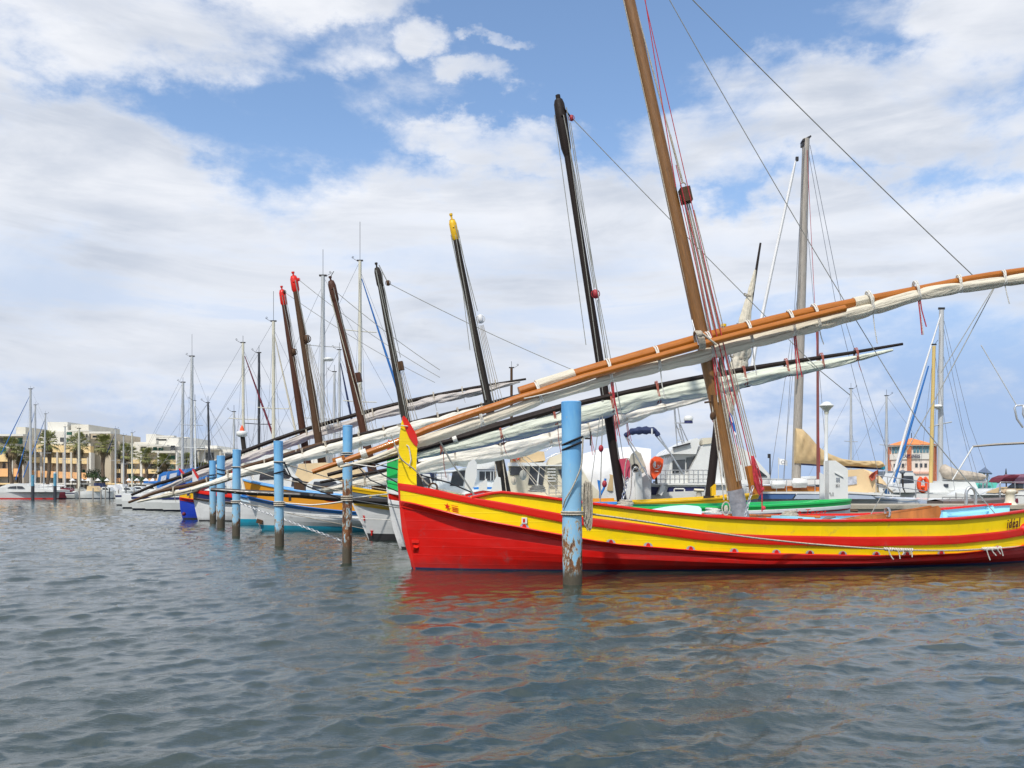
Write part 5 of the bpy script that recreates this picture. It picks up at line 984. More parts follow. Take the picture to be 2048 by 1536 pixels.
# --- motor boats behind the masts
def cruiser_cream():
    Y = 27.5; root = thing('motor_yacht', 'cream motor yacht with sand canvas flybridge and dark slanted windows left of the thickest post', 'motor yacht', (PX(1090, Y), Y, 0))
    hull(root, PX(1010, Y), PX(1215, Y), Y+1.2, 3.2, 1.35, 1.15, M_cream)
    ext(mb := MB(), [(1012, 1000), (1018, 928), (1092, 930), (1094, 932), (1160, 932), (1180, 965), (1200, 985), (1200, 1000)], Y, 2.6); part('cabin', mb, M_cream, root)
    ext(mb := MB(), [(1056, 969), (1061, 932), (1091, 932), (1085, 972)], Y-.03, .03); part('window', mb, M_glass, root)
    ext(mb := MB(), [(1022, 934), (1054, 934), (1050, 950), (1020, 950)], Y-.03, .03); part('window', mb, M_glass, root)
    ext(mb := MB(), [(1116, 939), (1128, 939), (1128, 958), (1123, 957)], Y-.03, .03); part('window', mb, M_glass, root)
    ext(mb := MB(), [(1078, 932), (1080, 932), (1076, 971), (1073, 971)], Y-.06, .03); part('window_frame', mb, M_gel, root)
    ext(mb := MB(), [(1015, 928), (1016, 925), (1092, 925), (1093, 930), (1160, 928), (1160, 932), (1015, 932)], Y-.2, 3.0); part('upper_deck', mb, M_gel, root)
    ext(mb := MB(), [(1021, 925), (1022, 904), (1055, 902), (1088, 903), (1091, 921), (1050, 926)], Y-.1, 2.6); part('canvas_screen', mb, M_sand, root)
    for k in range(5): part('step', MB().box(P(1103, 938+k*6, Y-.1), (.26, .16, .03)), M_gel, root)
    ext(mb := MB(), [(1094, 930), (1100, 915), (1126, 905), (1160, 915), (1160, 930)], Y+.4, 1.8); part('wheelhouse_top', mb, M_cream, root)
    part('radar_arch', MB().tube([P(1090, 903, Y), P(1105, 893, Y), P(1120, 889, Y), P(1150, 891, Y)], .02, 6).tube([P(1093, 917, Y), P(1110, 908, Y), P(1130, 903, Y)], .02, 6), M_steel, root)
    c = P(1031, 912, Y-.2); part('life_ring', MB().ring(c, (.5, -1, 0), .13, .04, 16, 6), M_orng, root)
    rails(root, [P(1098+k*14, 1000, Y-.3) for k in range(7)], .45, n=2)
cruiser_cream()
def tent_boat():
    Y = 27.8; root = thing('motor_boat', 'boat under a large white canvas tent right of the thickest post', 'motor boat', (PX(1240, Y), Y, 0))
    hull(root, PX(1160, Y), PX(1300, Y), Y+1.4, 3.0, 1.1, 1.0, M_gel)
    rows = []
    for i in range(15):
        t = i/14; x = lerp(1163, 1302, t); ridge = interp([(1163, 908), (1205, 897), (1265, 893), (1348, 903)], x); eave = interp([(1163, 915), (1205, 912), (1265, 918), (1348, 925)], x); wob = .05*math.sin(i*2.3)
        rows.append([P(x, 1000, Y+wob*.5), P(x, 955, Y-.08+wob), P(x, eave, Y), P(x, (ridge+eave)/2+1.5, Y+.6), P(x, ridge, Y+1.4), P(x, (ridge+eave)/2+1.5, Y+2.2), P(x, eave, Y+2.8), P(x, 1000, Y+2.8)])
    part('canvas_tent', MB().loft(rows, False, True), M_wcanv, root)
    ext(mb := MB(), [(1255, 932), (1262, 909), (1272, 901), (1282, 907), (1296, 945), (1256, 945)], Y-.06, .05); part('tent_opening_shade', mb, mat('painted_tent_shade', (.42, .40, .33), .8, var=.2), root)  # darker panel: the shade inside the tent opening, put into its colour
    ext(mb := MB(), [(1206, 945), (1226, 950), (1226, 982), (1206, 980)], Y-.06, .05); part('tent_flap', mb, M_tan, root)
    ext(mb := MB(), [(1271, 945), (1283, 942), (1287, 1003), (1272, 1003)], Y-.3, .3); part('bow_post', mb, M_gel, root)
    mb = MB(); 
    for x in (1265, 1279): mb.tube([P(x, 952, Y-.3)]+[P(x+7-7*math.cos(t), 942-13*math.sin(t)+5, Y-.3) for t in [math.pi*k/8 for k in range(9)]]+[P(x+14, 952, Y-.3)], .018, 6)
    part('hand_rail', mb, M_steel, root)
    mb = MB().ring(P(1270, 935, Y-.1), (0, 1, 0), .10, .03, 10, 5); part('wheel', mb, M_rubber, root)
tent_boat()
def bimini():
    Y = 26.6; root = thing('bimini_top', 'rolled navy canvas sunshade on slanting steel hoops above the white tent', 'sunshade', P(1310, 960, Y))
    pts = dens([P(1249, 872, Y), P(1262, 864, Y), P(1282, 861, Y), P(1303, 861, Y), P(1312, 864, Y), P(1317, 872, Y)], 18)
    part('rolled_canvas', MB().tube(pts, [.05+.07*math.sin(math.pi*(i+.5)/20)+.018*math.sin(i*1.9) for i in range(19)], 12), M_ncanv, root)
    part('strap', MB().tube([P(1304, 857, Y-.12), P(1304, 869, Y-.12)], .03, 6), M_gel, root)
    for dy in (0, 4): part('hoop', MB().tube([P(1316-dy, 868+dy, Y), P(1340, 905, Y), P(1365+dy*.5, 948, Y)], .022, 6), M_steel, root)
    part('hoop', MB().tube([P(1250, 872, Y), P(1268, 905, Y), P(1300, 960, Y)], .024, 6), M_steel, root); part('hoop', MB().tube([P(1252, 872, Y), P(1272, 900, Y+2), P(1300, 950, Y+2)], .024, 6), M_steel, root)
bimini()
def trawler():
    Y = 28.2; root = thing('motor_yacht', 'white motor yacht with dark blue side panels and radar mast left of the brown mast', 'motor yacht', (PX(1400, Y), Y, 0))
    hull(root, PX(1275, Y), PX(1540, Y), Y+1.7, 3.8, 1.5, 1.3, M_gel)
    ext(mb := MB(), [(1280, 1000), (1282, 968), (1475, 968), (1500, 975), (1520, 1000)], Y, 3.4); part('topsides', mb, M_gel, root)
    for q in ([(1284, 973), (1320, 974), (1311, 990), (1284, 989)], [(1337, 974), (1409, 974), (1411, 993), (1331, 993)], [(1413, 974), (1420, 974), (1424, 993), (1415, 993)]):
        ext(mb := MB(), q, Y-.04, .04); part('side_panel', mb, M_navy, root)
    mb = MB(); q = [(1350, 977.5), (1367, 977.5), (1369, 979), (1369, 986), (1367, 988), (1350, 988), (1348.5, 986), (1348.5, 979), (1350, 977.5)]; mb.tube([P(x, y, Y-.07) for x, y in q], .025, 6); part('porthole', mb, M_gel, root)
    ext(mb := MB(), [(1277, 966), (1478, 966), (1478, 970), (1277, 970)], Y-.12, 3.6); part('deck_edge', mb, M_gel, root)
    ext(mb := MB(), [(1333, 968), (1344, 905), (1392, 903), (1392, 968)], Y+.5, 2.4); part('cabin', mb, M_gel, root)
    ext(mb := MB(), [(1345, 921), (1370, 919), (1370, 943), (1345, 947)], Y+.46, .04); part('window', mb, M_glass, root)
    ext(mb := MB(), [(1373, 915), (1391, 913), (1384, 935), (1376, 944), (1373, 944)], Y+.46, .04); part('window', mb, M_glass, root)
    ext(mb := MB(), [(1336, 908), (1345, 898), (1388, 877), (1394, 876), (1400, 880), (1392, 908)], Y+.3, 2.7); part('flybridge', mb, M_gel, root)
    ext(mb := MB(), [(1377, 945), (1412, 878), (1440, 872), (1500, 905), (1540, 950), (1540, 968), (1377, 968)], Y+.2, 2.8); wh = part('wheelhouse', mb, M_gel, root)
    ext(mb := MB(), [(1405, 876), (1423, 875), (1428, 886), (1405, 889)], Y+.15, .5); part('locker', mb, M_cream, root)
    ext(mb := MB(), [(1445, 923), (1470, 923), (1480, 952), (1446, 953)], Y+.16, .04); part('window', mb, M_glass, wh)
    ext(mb := MB(), [(1510, 932), (1535, 953), (1520, 953), (1505, 940)], Y+.16, .04); part('window', mb, M_glass, wh)
    ext(mb := MB(), [(1346, 894), (1381, 885), (1381, 888), (1346, 897)], Y+.2, .1); part('sun_visor', mb, M_blk, root)
    rails(root, [P(1284+k*9.4, 967, Y-.1) for k in range(15)], .44, n=1); rails(root, [P(1284+k*28, 967, Y-.12) for k in range(6)], .44, n=3)
    mb = MB()
    for (a, b) in (((1348, 815), (1356, 911)), ((1351, 845), (1373, 911)), ((1358, 848), (1375, 908)), ((1360, 848), (1388, 910)), ((1349, 846), (1361, 846)), ((1353, 881), (1366, 881)), ((1355, 858), (1364, 857)), ((1352, 845), (1350, 815)), ((1361, 846), (1356, 815)), ((1361, 846), (1384, 846))):
        mb.tube([P(*a, Y+.8), P(*b, Y+.8)], .022, 5)
    rm = part('radar_mast', mb, M_steel, root)
    c = P(1377, 839, Y+.8); part('radar_dome', MB().tube([c+upz*-.04, c+upz*-.02, c+upz*.08, c+upz*.12], [.14, .155, .155, .12], 18), M_gel, rm); part('radar_foot', MB().tube([c-upz*.13, c-upz*.05], [.15, .14], 12), M_navy, rm)
    part('strut', MB().box(P(1322, 980, Y-.25), (.14, .3, .34), tilt=.4), M_gel, root)
    part('winch', MB().tube([P(1398, 998, Y-.4), P(1398, 984, Y-.4), P(1398, 981, Y-.4)], [.12, .08, .14], 10).tube([P(1388, 980, Y-.4), P(1408, 981, Y-.4)], .05, 8), M_cream, root)
trawler()
def outboard():
    Y = 27.4; root = thing('outboard_cover', 'bright orange cover with white round emblem hung on the yacht railing', 'engine cover', P(1314, 968, Y))
    ext(mb := MB(), [(1303, 949), (1302, 927), (1304, 918), (1311, 912.5), (1320, 914), (1327, 919), (1326, 932), (1322, 945), (1317, 950), (1308, 959)], Y, .26); c = part('cover', mb, M_orng, root)
    mb = MB().ring(P(1313.5, 930, Y-.03), (0, 1, 0), .115, .012, 20, 5, a0=.0, a1=4.4); mb.box(P(1310, 928, Y-.03), (.05, .01, .17), mat=0).box(P(1316, 932, Y-.03), (.02, .01, .09)); mb.box(P(1313, 942.5, Y-.03), (.12, .01, .02)); part('emblem', mb, M_gel, c)
    part('leg', MB().tube([P(1312, 952, Y+.1), P(1313, 968, Y+.1)], .04, 6).box(P(1310, 964, Y+.1), (.12, .06, .05)), M_rubber, root)
outboard()
def small_cruiser():
    Y = 31; root = thing('motor_yacht', 'white flybridge cruiser with dark windows behind the yellow topped mast', 'motor yacht', (PX(930, Y), Y, 0))
    hull(root, PX(850, Y), PX(1025, Y), Y+1.3, 3.3, 1.4, 1.2, M_gel)
    ext(mb := MB(), [(862, 1000), (866, 962), (903, 962), (908, 940), (958, 940), (1018, 942), (1022, 1000)], Y, 2.8); part('cabin', mb, M_gel, root)
    ext(mb := MB(), [(858, 945), (862, 942), (905, 940), (934, 934), (940, 938), (905, 943)], Y-.1, 3.0); part('cabin_roof', mb, M_gel, root)
    for q in ([(905, 944), (931, 941), (926, 972), (900, 972)], [(959, 943), (992, 943), (992, 961), (959, 961)], [(996, 943), (1010, 943), (1008, 958), (996, 958)]):
        ext(mb := MB(), q, Y-.04, .04); part('window', mb, M_glass, root)
    mb = MB(); [ext(mb, [(x, 943), (x+1.2, 943), (x+1.2, 961), (x, 961)], Y-.07, .03) for x in (970, 981, 987)]; part('window_frame', mb, M_gel, root)
    ext(mb := MB(), [(948, 934), (955, 913), (1002, 911), (1010, 934), (1010, 938), (945, 938)], Y+.2, 2.4); part('flybridge', mb, M_gel, root)
    ext(mb := MB(), [(946, 975), (955, 974), (1000, 974), (1000, 978), (948, 979)], Y-.3, .05); part('side_stripe', mb, M_bluR, root)
    rails(root, [P(870+k*13, 962, Y-.05) for k in range(3)], .35)
small_cruiser()
for q, nm in (([(929, 975), (931, 940), (937, 925), (948, 918), (953, 925), (954, 950), (948, 972), (938, 980)], 'tall white leaf shaped rudder blade standing behind the green rails'), ([(957, 985), (958, 968), (974, 957), (974, 982)], 'low white rudder head, left of two, behind the yellow washboard'), ([(981, 984), (988, 962), (993, 952), (1001, 955), (1004, 984)], 'pointed white rudder head, right of two, behind the yellow washboard')):
    ext(mb := MB(), q, 23.0, .10); solo('rudder_blade', mb, M_gel, nm, 'rudder')
rd5 = thing('rudder_blade', 'blue curved rudder head right of the thickest post', 'rudder', P(1198, 1000, 23.9)); ext(mb := MB(), [(1195, 960), (1200, 961), (1203, 985), (1202, 1000), (1198, 1000), (1199, 985)], 23.8, .1); part('blade', mb, M_bluR, rd5); mb = MB().tube([P(1200, 992, 23.8), P(1208, 976, 23.8), P(1211, 957, 23.8)], .035, 6); part('tiller', mb, M_bluR, rd5)
rdb = thing('dinghy', 'small open boat with bright blue gunwale and orange inside, right of the thickest post', 'boat', (PX(1205, 22.6), 22.6, 0)); hull(rdb, PX(1150, 22.6), PX(1236, 22.6), 22.7, 1.3, 1.02, 1.0, M_bluR); ext(mb := MB(), [(1182, 997), (1228, 996), (1229, 1003), (1182, 1004)], 23.2, .05); part('bulwark', mb, M_org, rdb)
# --- boats behind the left half
def white_cruiser(label, x0, x1, ytop, Y, canvas=None, cm=None, base=None, hm=None, glass=True, flip=1):
    root = thing('motor_boat', label, 'motor boat', (PX((x0+x1)/2, Y), Y, 0), 'motor boats behind the moored lateen boats'); w_ = (x1-x0); zd = 1.1
    hull(root, PX(x0, Y) if flip > 0 else PX(x1, Y), PX(x1, Y) if flip > 0 else PX(x0, Y), Y+1.2, 2.6, 1.35, 1.05, hm or M_gel)
    yd_ = HY-(zd-CH)*1700/Y; fx = (lambda t: x0+w_*t) if flip > 0 else (lambda t: x1-w_*t)
    ext(mb := MB(), [(fx(.12), yd_), (fx(.16), lerp(yd_, ytop, .75)), (fx(.25), ytop), (fx(.55), ytop), (fx(.72), lerp(yd_, ytop, .45)), (fx(.9), yd_)], Y, 2.2); cb = part('cabin', mb, hm or M_gel, root)
    if glass: ext(mb := MB(), [(fx(.22), lerp(yd_, ytop, .45)), (fx(.25), lerp(yd_, ytop, .85)), (fx(.53), lerp(yd_, ytop, .85)), (fx(.62), lerp(yd_, ytop, .5))], Y-.04, .04); part('window', mb, M_glass, cb)
    if canvas: ext(mb := MB(), [(fx(a), y) for a, y in canvas], Y+.1, 2.1); part('canopy', mb, cm, root)
    rails(root, [P(fx(.62+k*.09), yd_, Y+.1) for k in range(5)], .5)
    return root
white_cruiser('white motor boat with flat white roof just right of the fourth blue post', 484, 640, 922, 46, [(.02, 925), (.0, 912), (.3, 905), (.62, 910), (.75, 925)], M_gel)
white_cruiser('motor boat under a large sand canvas behind the orange boat', 590, 742, 958, 36, [(.0, 950), (.05, 928), (.4, 925), (.75, 932), (.98, 962), (.4, 970), (.1, 962)], M_sand)
white_cruiser('white motor boat with open cockpit left of the rusty post', 560, 660, 950, 42, None, None)
white_cruiser('white motor boat low behind the yellow rail left of the green stem head', 742, 800, 948, 34)
white_cruiser('grey canopied motor boat right behind the yellow stem head', 834, 880, 948, 33, [(.0, 975), (.0, 930), (.5, 932), (.62, 942), (.7, 975)], M_ncanv)
white_cruiser('white motor boat with a pyramid awning right of the grey canopied one', 862, 906, 955, 38, [(.05, 962), (.5, 940), (.95, 957), (.95, 962)], M_wcanv)
white_cruiser('white motor boat partly seen through the posts below the black mast', 405, 482, 962, 74)
white_cruiser('white boat with tall blue canvas top and clear windows left of the deep blue bow', 292, 408, 985, 74, [(.18, 972), (.22, 950), (.30, 944), (.98, 933), (1.05, 938), (1.05, 960), (.6, 985), (.25, 990)], M_bcanv)
mb = MB(); bt = thing('canopy_windows', 'clear vinyl windows of the blue canvas top', 'window', P(350, 960, 73.8))
for q in ([(320, 968), (323, 953), (333, 950), (331, 962)], [(338, 961), (340, 948), (354, 945), (352, 956)], [(372, 955), (374, 945), (384, 944), (384, 955)]):
    ext(m2 := MB(), q, 73.9, .05); part('window', m2, mat('clear_vinyl_far', (.48, .50, .56), .2), bt)
white_cruiser('white boat low in the water below the dark lowered yards', 292, 366, 992, 72, hm=M_gel)
# horn speaker on a pole
ro = thing('rescue_light_mast', 'white lamp with orange tip on a short mast above the fourth blue post', 'lamp', P(484, 905, 50)); part('mast', MB().tube([P(489, 905, 50), P(485, 872, 50)], .14, 8), M_dgry, ro); part('lamp', MB().tube([P(484, 874, 50), P(484, 871, 50), P(484, 864, 50), P(484, 862, 50)], [.2, .3, .33, .2], 14), M_gel, ro); part('buoy', MB().tube([P(484, 862, 50), P(484, 856, 50), P(484, 850, 50)], [.14, .1, .01], 8), M_orng, ro)
# --- right end: more boats
def right_yachts():
    Y = 36; r = thing('sailboat', 'white sailboat with yellow mast and diagonal blue furled jib', 'sailboat', (PX(1862, Y), Y, 0)); hull(r, PX(1930, Y), PX(1790, Y), Y, 2.8, 1.3, 1.1, M_gel); m_ = part('mast', MB().tube([P(1861, 985, Y), P(1868, 692, Y)], [.085, .07], 10), M_ymast, r)
    part('furled_jib', MB().tube([P(1857, 732, Y), P(1828, 830, Y), P(1800, 925, Y), P(1788, 965, Y)], [.03, .05, .06, .05], 8), M_bcanv, r); part('furled_jib', MB().tube([P(1882, 628, Y+.5), P(1841, 760, Y+.5), P(1808, 875, Y+.5), P(1782, 970, Y+.5)], [.03, .05, .06, .06], 8), M_wcanv, r)
    ext(mb := MB(), [(1800, 985), (1808, 968), (1880, 965), (1900, 985)], Y-.8, 1.6); part('coachroof', mb, M_gel, r); part('masthead_gear', MB().box(P(1868, 689, Y), (.2, .05, .06)).tube([P(1870, 688, Y), P(1876, 680, Y)], .01, 4), M_pole, m_)
    for a in ((1868, 695, 1835, 985), (1868, 695, 1910, 985)): part('stay', MB().tube([P(a[0], a[1], Y), P(a[2], a[3], Y)], .008, 4, False), M_wire, m_)
    Y = 40; r = thing('sailboat', 'white sailboat with grey mast and beige furled sail, right of the yellow mast', 'sailboat', (PX(1900, Y), Y, 0)); hull(r, PX(1990, Y), PX(1840, Y), Y, 3.3, 1.5, 1.2, M_gel); m_ = part('mast', MB().tube([P(1880, 985, Y), P(1883, 620, Y)], [.125, .105], 12), M_alu, r)
    part('sail', MB().tube(dens([P(1886, 930, Y-.1), P(1890, 942, Y-.1), P(1905, 948, Y-.1), P(1935, 951, Y-.1), P(1970, 954, Y-.1)], 12), [.12, .26, .32, .30, .27, .25, .24, .22, .21, .19, .17, .15, .10], 12), mat('beige_sail', (.44, .38, .31), .8, var=.25, vs=4, bump=1.0, bs=6), r); part('boom', MB().tube([P(1880, 958, Y), P(1972, 963, Y)], .09, 8), M_alu, r)
    ext(mb := MB(), [(1865, 990), (1870, 962), (1950, 964), (1962, 990)], Y-1, 2); cb = part('coachroof', mb, M_gel, r)
    for x in (1868+5, 1888): ext(mb := MB(), [(x, 968), (x+9, 968), (x+9, 974), (x, 974)], Y-1.04, .04); part('window', mb, M_glass, cb)
    part('spreader', MB().tube([P(1858, 855, Y-.4), P(1881, 848, Y), P(1903, 844, Y+.4)], .03, 5), M_alu, m_); part('radar_dome', MB().ball(P(1875, 813, Y-.2), .25, 1, 1, .4).box(P(1878, 817, Y-.1), (.2, .1, .1)), M_gel, m_); part('masthead_gear', MB().box(P(1883, 617, Y), (.3, .06, .1)), M_pole, m_)
    for a in ((1883, 622, 1940, 850), (1940, 850, 1990, 985), (1884, 640, 1925, 850), (1925, 850, 1965, 985), (1884, 700, 1955, 985), (1883, 622, 1862, 985)): part('stay', MB().tube([P(a[0], a[1], Y), P(a[2], a[3], Y-.5)], .010, 4, False), M_wire, m_)
    c = P(1846, 970, 33); rr = thing('life_raft', 'orange horseshoe lifebuoy on the rail left of the yellow mast', 'lifebuoy', c); part('ring', MB().tube([c+Vector((math.cos(t)*.16, 0, math.sin(t)*.22+(.06 if math.sin(t) > 0 else -.02))) for t in [R(-250)+R(320)*k/16 for k in range(17)]], .085, 8), M_orng, rr); part('lamp', MB().ball(P(1846, 974, 32.9), .07), M_orng, rr)
    rails(rr, [P(1831, 1000, 33), P(1858, 1000, 33)], .62)
    c = P(1805, 944, 31); oe = thing('outboard_motor', 'small dark outboard motor on a stern rail in front of the harbour office', 'motor', c); part('cowl', MB().ball(c, .10, 1, .9, .75), M_gry, oe); part('leg', MB().tube([c, P(1806, 975, 31), P(1810, 985, 31)], [.045, .03, .02], 8), M_pole, oe)
    Y = 31; r = thing('motor_yacht', 'white motor yacht with burgundy hull band and canopy at the far right edge', 'motor yacht', (PX(2020, Y), Y, 0)); hull(r, PX(2140, Y), PX(1958, Y), Y+1.3, 3.2, 1.25, 1.1, M_gel)
    ext(mb := MB(), [(1966, 990), (1990, 978), (2060, 976), (2110, 976), (2110, 990)], Y, 2.6); part('cabin', mb, M_gel, r); ext(mb := MB(), [(1966, 996), (2120, 998), (2120, 1008), (1972, 1004)], Y-.1, .05); part('hull_band', mb, M_burg, r)
    ext(mb := MB(), [(1972, 985), (2000, 974), (2040, 973), (2050, 979), (1990, 986)], Y-.03, .05); part('deck_cushion', mb, M_sand, r); ext(mb := MB(), [(2014, 976), (2027, 966), (2048, 966), (2048, 976)], Y-.05, .05); part('windscreen', mb, M_glass, r)
    ext(mb := MB(), [(2001, 964), (2008, 955), (2022, 950), (2040, 950), (2024, 964), (2012, 965)], Y-.1, .8); part('canopy', mb, M_burg, r); ext(mb := MB(), [(2024, 966), (2042, 948), (2110, 946), (2110, 968)], Y-.1, 1.0); part('canopy', mb, mat('faded_plum_canvas', (.30, .14, .20), .7, var=.1), r)
    rails(r, [P(1999, 1003, Y-.2), P(2001, 1000, Y-.2), P(2030, 1000, Y-.2), P(2060, 1000, Y-.2)], .65)
    wt = thing('wind_turbine', 'small three bladed wind generator above the burgundy canopy', 'wind turbine', P(2012, 985, 33)); part('pole', MB().tube([P(2013, 985, 33), P(2012, 950, 33)], .025, 6), M_pole, wt)
    for a in (90, 210, 330): part('blade', MB().tube([P(2012, 949, 32.95), P(2012+12*math.cos(R(a)), 949-12*math.sin(R(a)), 32.95)], [.035, .012], 6), M_pole, wt)
    Y = 44; r = thing('motor_boat', 'boat with pale green mesh sunshade left of the burgundy canopy', 'motor boat', (PX(1975, Y), Y, 0)); hull(r, PX(2040, Y), PX(1930, Y), Y, 3, 1.3, 1.2, M_gel); ext(mb := MB(), [(1950, 985), (1958, 964), (1970, 960), (2005, 961), (1995, 968), (1988, 985)], Y-1, 2); part('sunshade', mb, M_tcanv, r); ext(mb := MB(), [(1930, 990), (1936, 970), (1952, 968), (1960, 990)], Y-1.2, 2.2); part('cabin', mb, M_gel, r)
    r = thing('blue_flag', 'small dark blue tent shaped canopy on white posts', 'canopy', P(1970, 985, 42)); mb = MB(); a = P(1970, 934, 42); cs = [P(1956, 944, 41.4), P(1985, 947, 41.4), P(1983, 949, 42.6), P(1958, 946, 42.6)]
    for k in range(4): mb.add([a, cs[k], cs[(k+1) % 4]], [(0, 1, 2)])
    mb.add(cs, [(0, 1, 2, 3)]); part('roof', mb, mat('steel_blue_canvas', (.10, .14, .22), .7), r); part('post', MB().tube([P(1968, 947, 42), P(1965, 990, 42)], .05, 6), M_gel, r); part('post', MB().tube([P(1975, 947, 42), P(1972, 990, 42)], .05, 6), M_gel, r)
    for i, (x, yt, lb) in enumerate(((1800, 945, 'white motor boat whose sloping roof peeps above the rails below the harbour office'), (1835, 955, 'white motor boat with swept blue windscreen near the orange lifebuoy'), (1910, 968, 'white motor boat behind the beige furled sail'), (1940, 962, 'white motor boat left of the pale green sunshade'))): white_cruiser(lb, x-30, x+45, yt, 50+i*3, flip=1 if i % 2 else -1)
    for i, (x, yt, lb) in enumerate(((1520, 955, 'white motor boat left of the small white flag'), (1560, 957, 'white motor boat below the small white flag'), (1625, 952, 'white motor boat behind the foot of the tan sail cover'))): white_cruiser(lb, x-40, x+40, yt, 44+i*3, flip=1 if i % 2 else -1)
    # radar arch and boom at the right margin
    ar = thing('stern_arch', 'steel tube arch reaching into the picture at the right edge', 'frame', P(2060, 985, 30)); part('tube', MB().tube([P(2046, 855, 30), P(2034, 838, 30), P(2029, 816, 30), P(2032, 811, 30), P(2080, 809, 30), P(2100, 985, 30)], .035, 6), M_steel, ar); part('tube', MB().tube([P(2056, 850, 30), P(2046, 828, 30), P(2046, 813, 30), P(2080, 810, 30)], .035, 6), M_steel, ar)
    part('boom', MB().tube([P(1946, 893, 30), P(1990, 889, 30), P(2090, 884, 30)], [.04, .05, .05], 6), M_gmast, ar); part('antenna', MB().tube([P(1962, 690, 30), P(2034, 812, 30)], .018, 5), M_gel, ar)
    rope(P(1986, 577, 30), P(1882, 745, 30), .014, M_ropeg, name='rigging_line', label='grey line slanting down left from the end of the varnished yard', cat='rope'); rope(P(1946, 893, 30), P(1905, 960, 30), .025, M_gel, name='support_strut', label='white strut under the dark boom at the right edge', cat='strut')
    for i, (a, b) in enumerate((((1880, 900), (1990, 985)), )): pass
right_yachts()
rf = thing('club_flag', 'small white flag with a faint round crest on a thin staff', 'flag', P(1557, 962, 40)); part('staff', MB().tube([P(1557, 975, 40), P(1557, 915, 40)], .02, 5), M_gel, rf)
rows = [[P(1557+k*3, 916+k*.8+math.sin(k*1.3)*.5, 40+.08*math.sin(k*1.2)), P(1557+k*3, 928.5+k*.5+math.sin(k*1.3)*.5, 40+.08*math.sin(k*1.2+.3))] for k in range(7)]
part('cloth', MB().loft(rows, False, True), M_flagw, rf); part('crest', MB().ring(P(1566, 924.5, 39.85), (0, 1, 0), .075, .012, 12, 4), M_gry, rf)
mb = MB().tube([P(1540, 962, 60), P(1540, 908, 60)], .05, 6).box(P(1538, 912, 60), (.16, .16, .3)); solo('harbour_light', mb, M_pole, 'slim dark signal post left of the small white flag', 'signal post')
# ================================================================ shore left, harbour office right
M_wall = mat('cream_white_render', (.60, .57, .49), .85, var=.06, vs=.5, dirt=(.52, .48, .40), dirt_amt=.05, dirt_s=.6); M_wallw = mat('white_render', (.68, .66, .60), .85, var=.04, vs=.5); M_beige = mat('beige_render', (.52, .45, .34), .85, var=.06, vs=.5)
M_balc = mat('yellow_balcony_render', (.80, .60, .31), .85, var=.05, vs=.5); M_balo = mat('orange_balcony_render', (.82, .45, .20), .85, var=.05, vs=.5); M_rec = mat('glass_and_painted_recess_shade', (.07, .075, .08), .3, var=.4, vs=.8)  # last one: window glass, and the dark colour painted as shade in balcony recesses
M_shut = mat('dark_green_shutter', (.015, .10, .07), .5, var=.2, vs=1); M_pil = mat('grey_pillar_render', (.50, .46, .40), .85, var=.08); M_tile = mat('orange_roof_tiles', (.68, .23, .07), .8, var=.25, vs=3, bump=1.0, bs=5); M_brick = mat('orange_brick', (.46, .15, .07), .85, var=.2, vs=4)
M_trunk = mat('palm_trunk_bark', (.13, .095, .065), .95, var=.35, vs=4, bump=1.0, bs=8); M_frond = mat('palm_frond_green', (.19, .20, .06), .6, var=.4, vs=1.5); M_dead = mat('dry_palm_frond', (.17, .13, .07), .9, var=.3, vs=2); M_bush = mat('dark_shrub_green', (.035, .07, .02), .7, var=.4, vs=3)
M_stone = mat('quay_stone', (.34, .31, .26), .9, var=.15, vs=1)
mb = MB(); mb.box((-145, 240, -.2), (260, 200, 1.7)); solo('left_quay', mb, M_stone, None, None, kind='structure')
mb = MB(); mb.box((75, 145, -.3), (90, 80, 1.5)); solo('right_quay', mb, M_stone, None, None, kind='structure')
def bx(mb, x0, x1, y0, y1, Y, w, m_=0): return ext(mb, [(x0, y0), (x1, y0), (x1, y1), (x0, y1)], Y, w, m_)
def block_(label, Y, walls, bands, wins, pils, group='apartment blocks on the left shore', roofs=()):
    xs = [w_[0] for w_ in walls]+[w_[1] for w_ in walls]; root = thing('apartment_building', label, 'building', (PX(sum(xs)/len(xs), Y), Y, .6), group)
    for i, (x0, x1, y0, y1, m_, dd) in enumerate(walls): bx(mb := MB(), x0, x1, y0, y1, Y+dd, 14-i*.3); part('wall' if i == 0 else 'wing', mb, m_, root)
    for (x0, x1, ya, yb, s, m_) in bands: ext(mb := MB(), [(x0, ya), (x1, ya+s), (x1, yb+s), (x0, yb)], Y-1.3, 1.25); part('balcony', mb, m_, root)
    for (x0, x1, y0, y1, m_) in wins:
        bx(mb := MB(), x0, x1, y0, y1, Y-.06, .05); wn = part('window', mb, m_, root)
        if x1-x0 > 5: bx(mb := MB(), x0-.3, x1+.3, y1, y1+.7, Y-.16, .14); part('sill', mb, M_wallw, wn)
    for (x, w_, y0, y1, m_) in pils: bx(mb := MB(), x-w_/2, x+w_/2, y0, y1, Y-1.45, 1.4); part('pillar', mb, m_, root)
    for (x0, x1, y0, y1, m_) in roofs: bx(mb := MB(), x0, x1, y0, y1, Y-.4, 12); part('parapet', mb, m_, root)
    return root
Y = 158
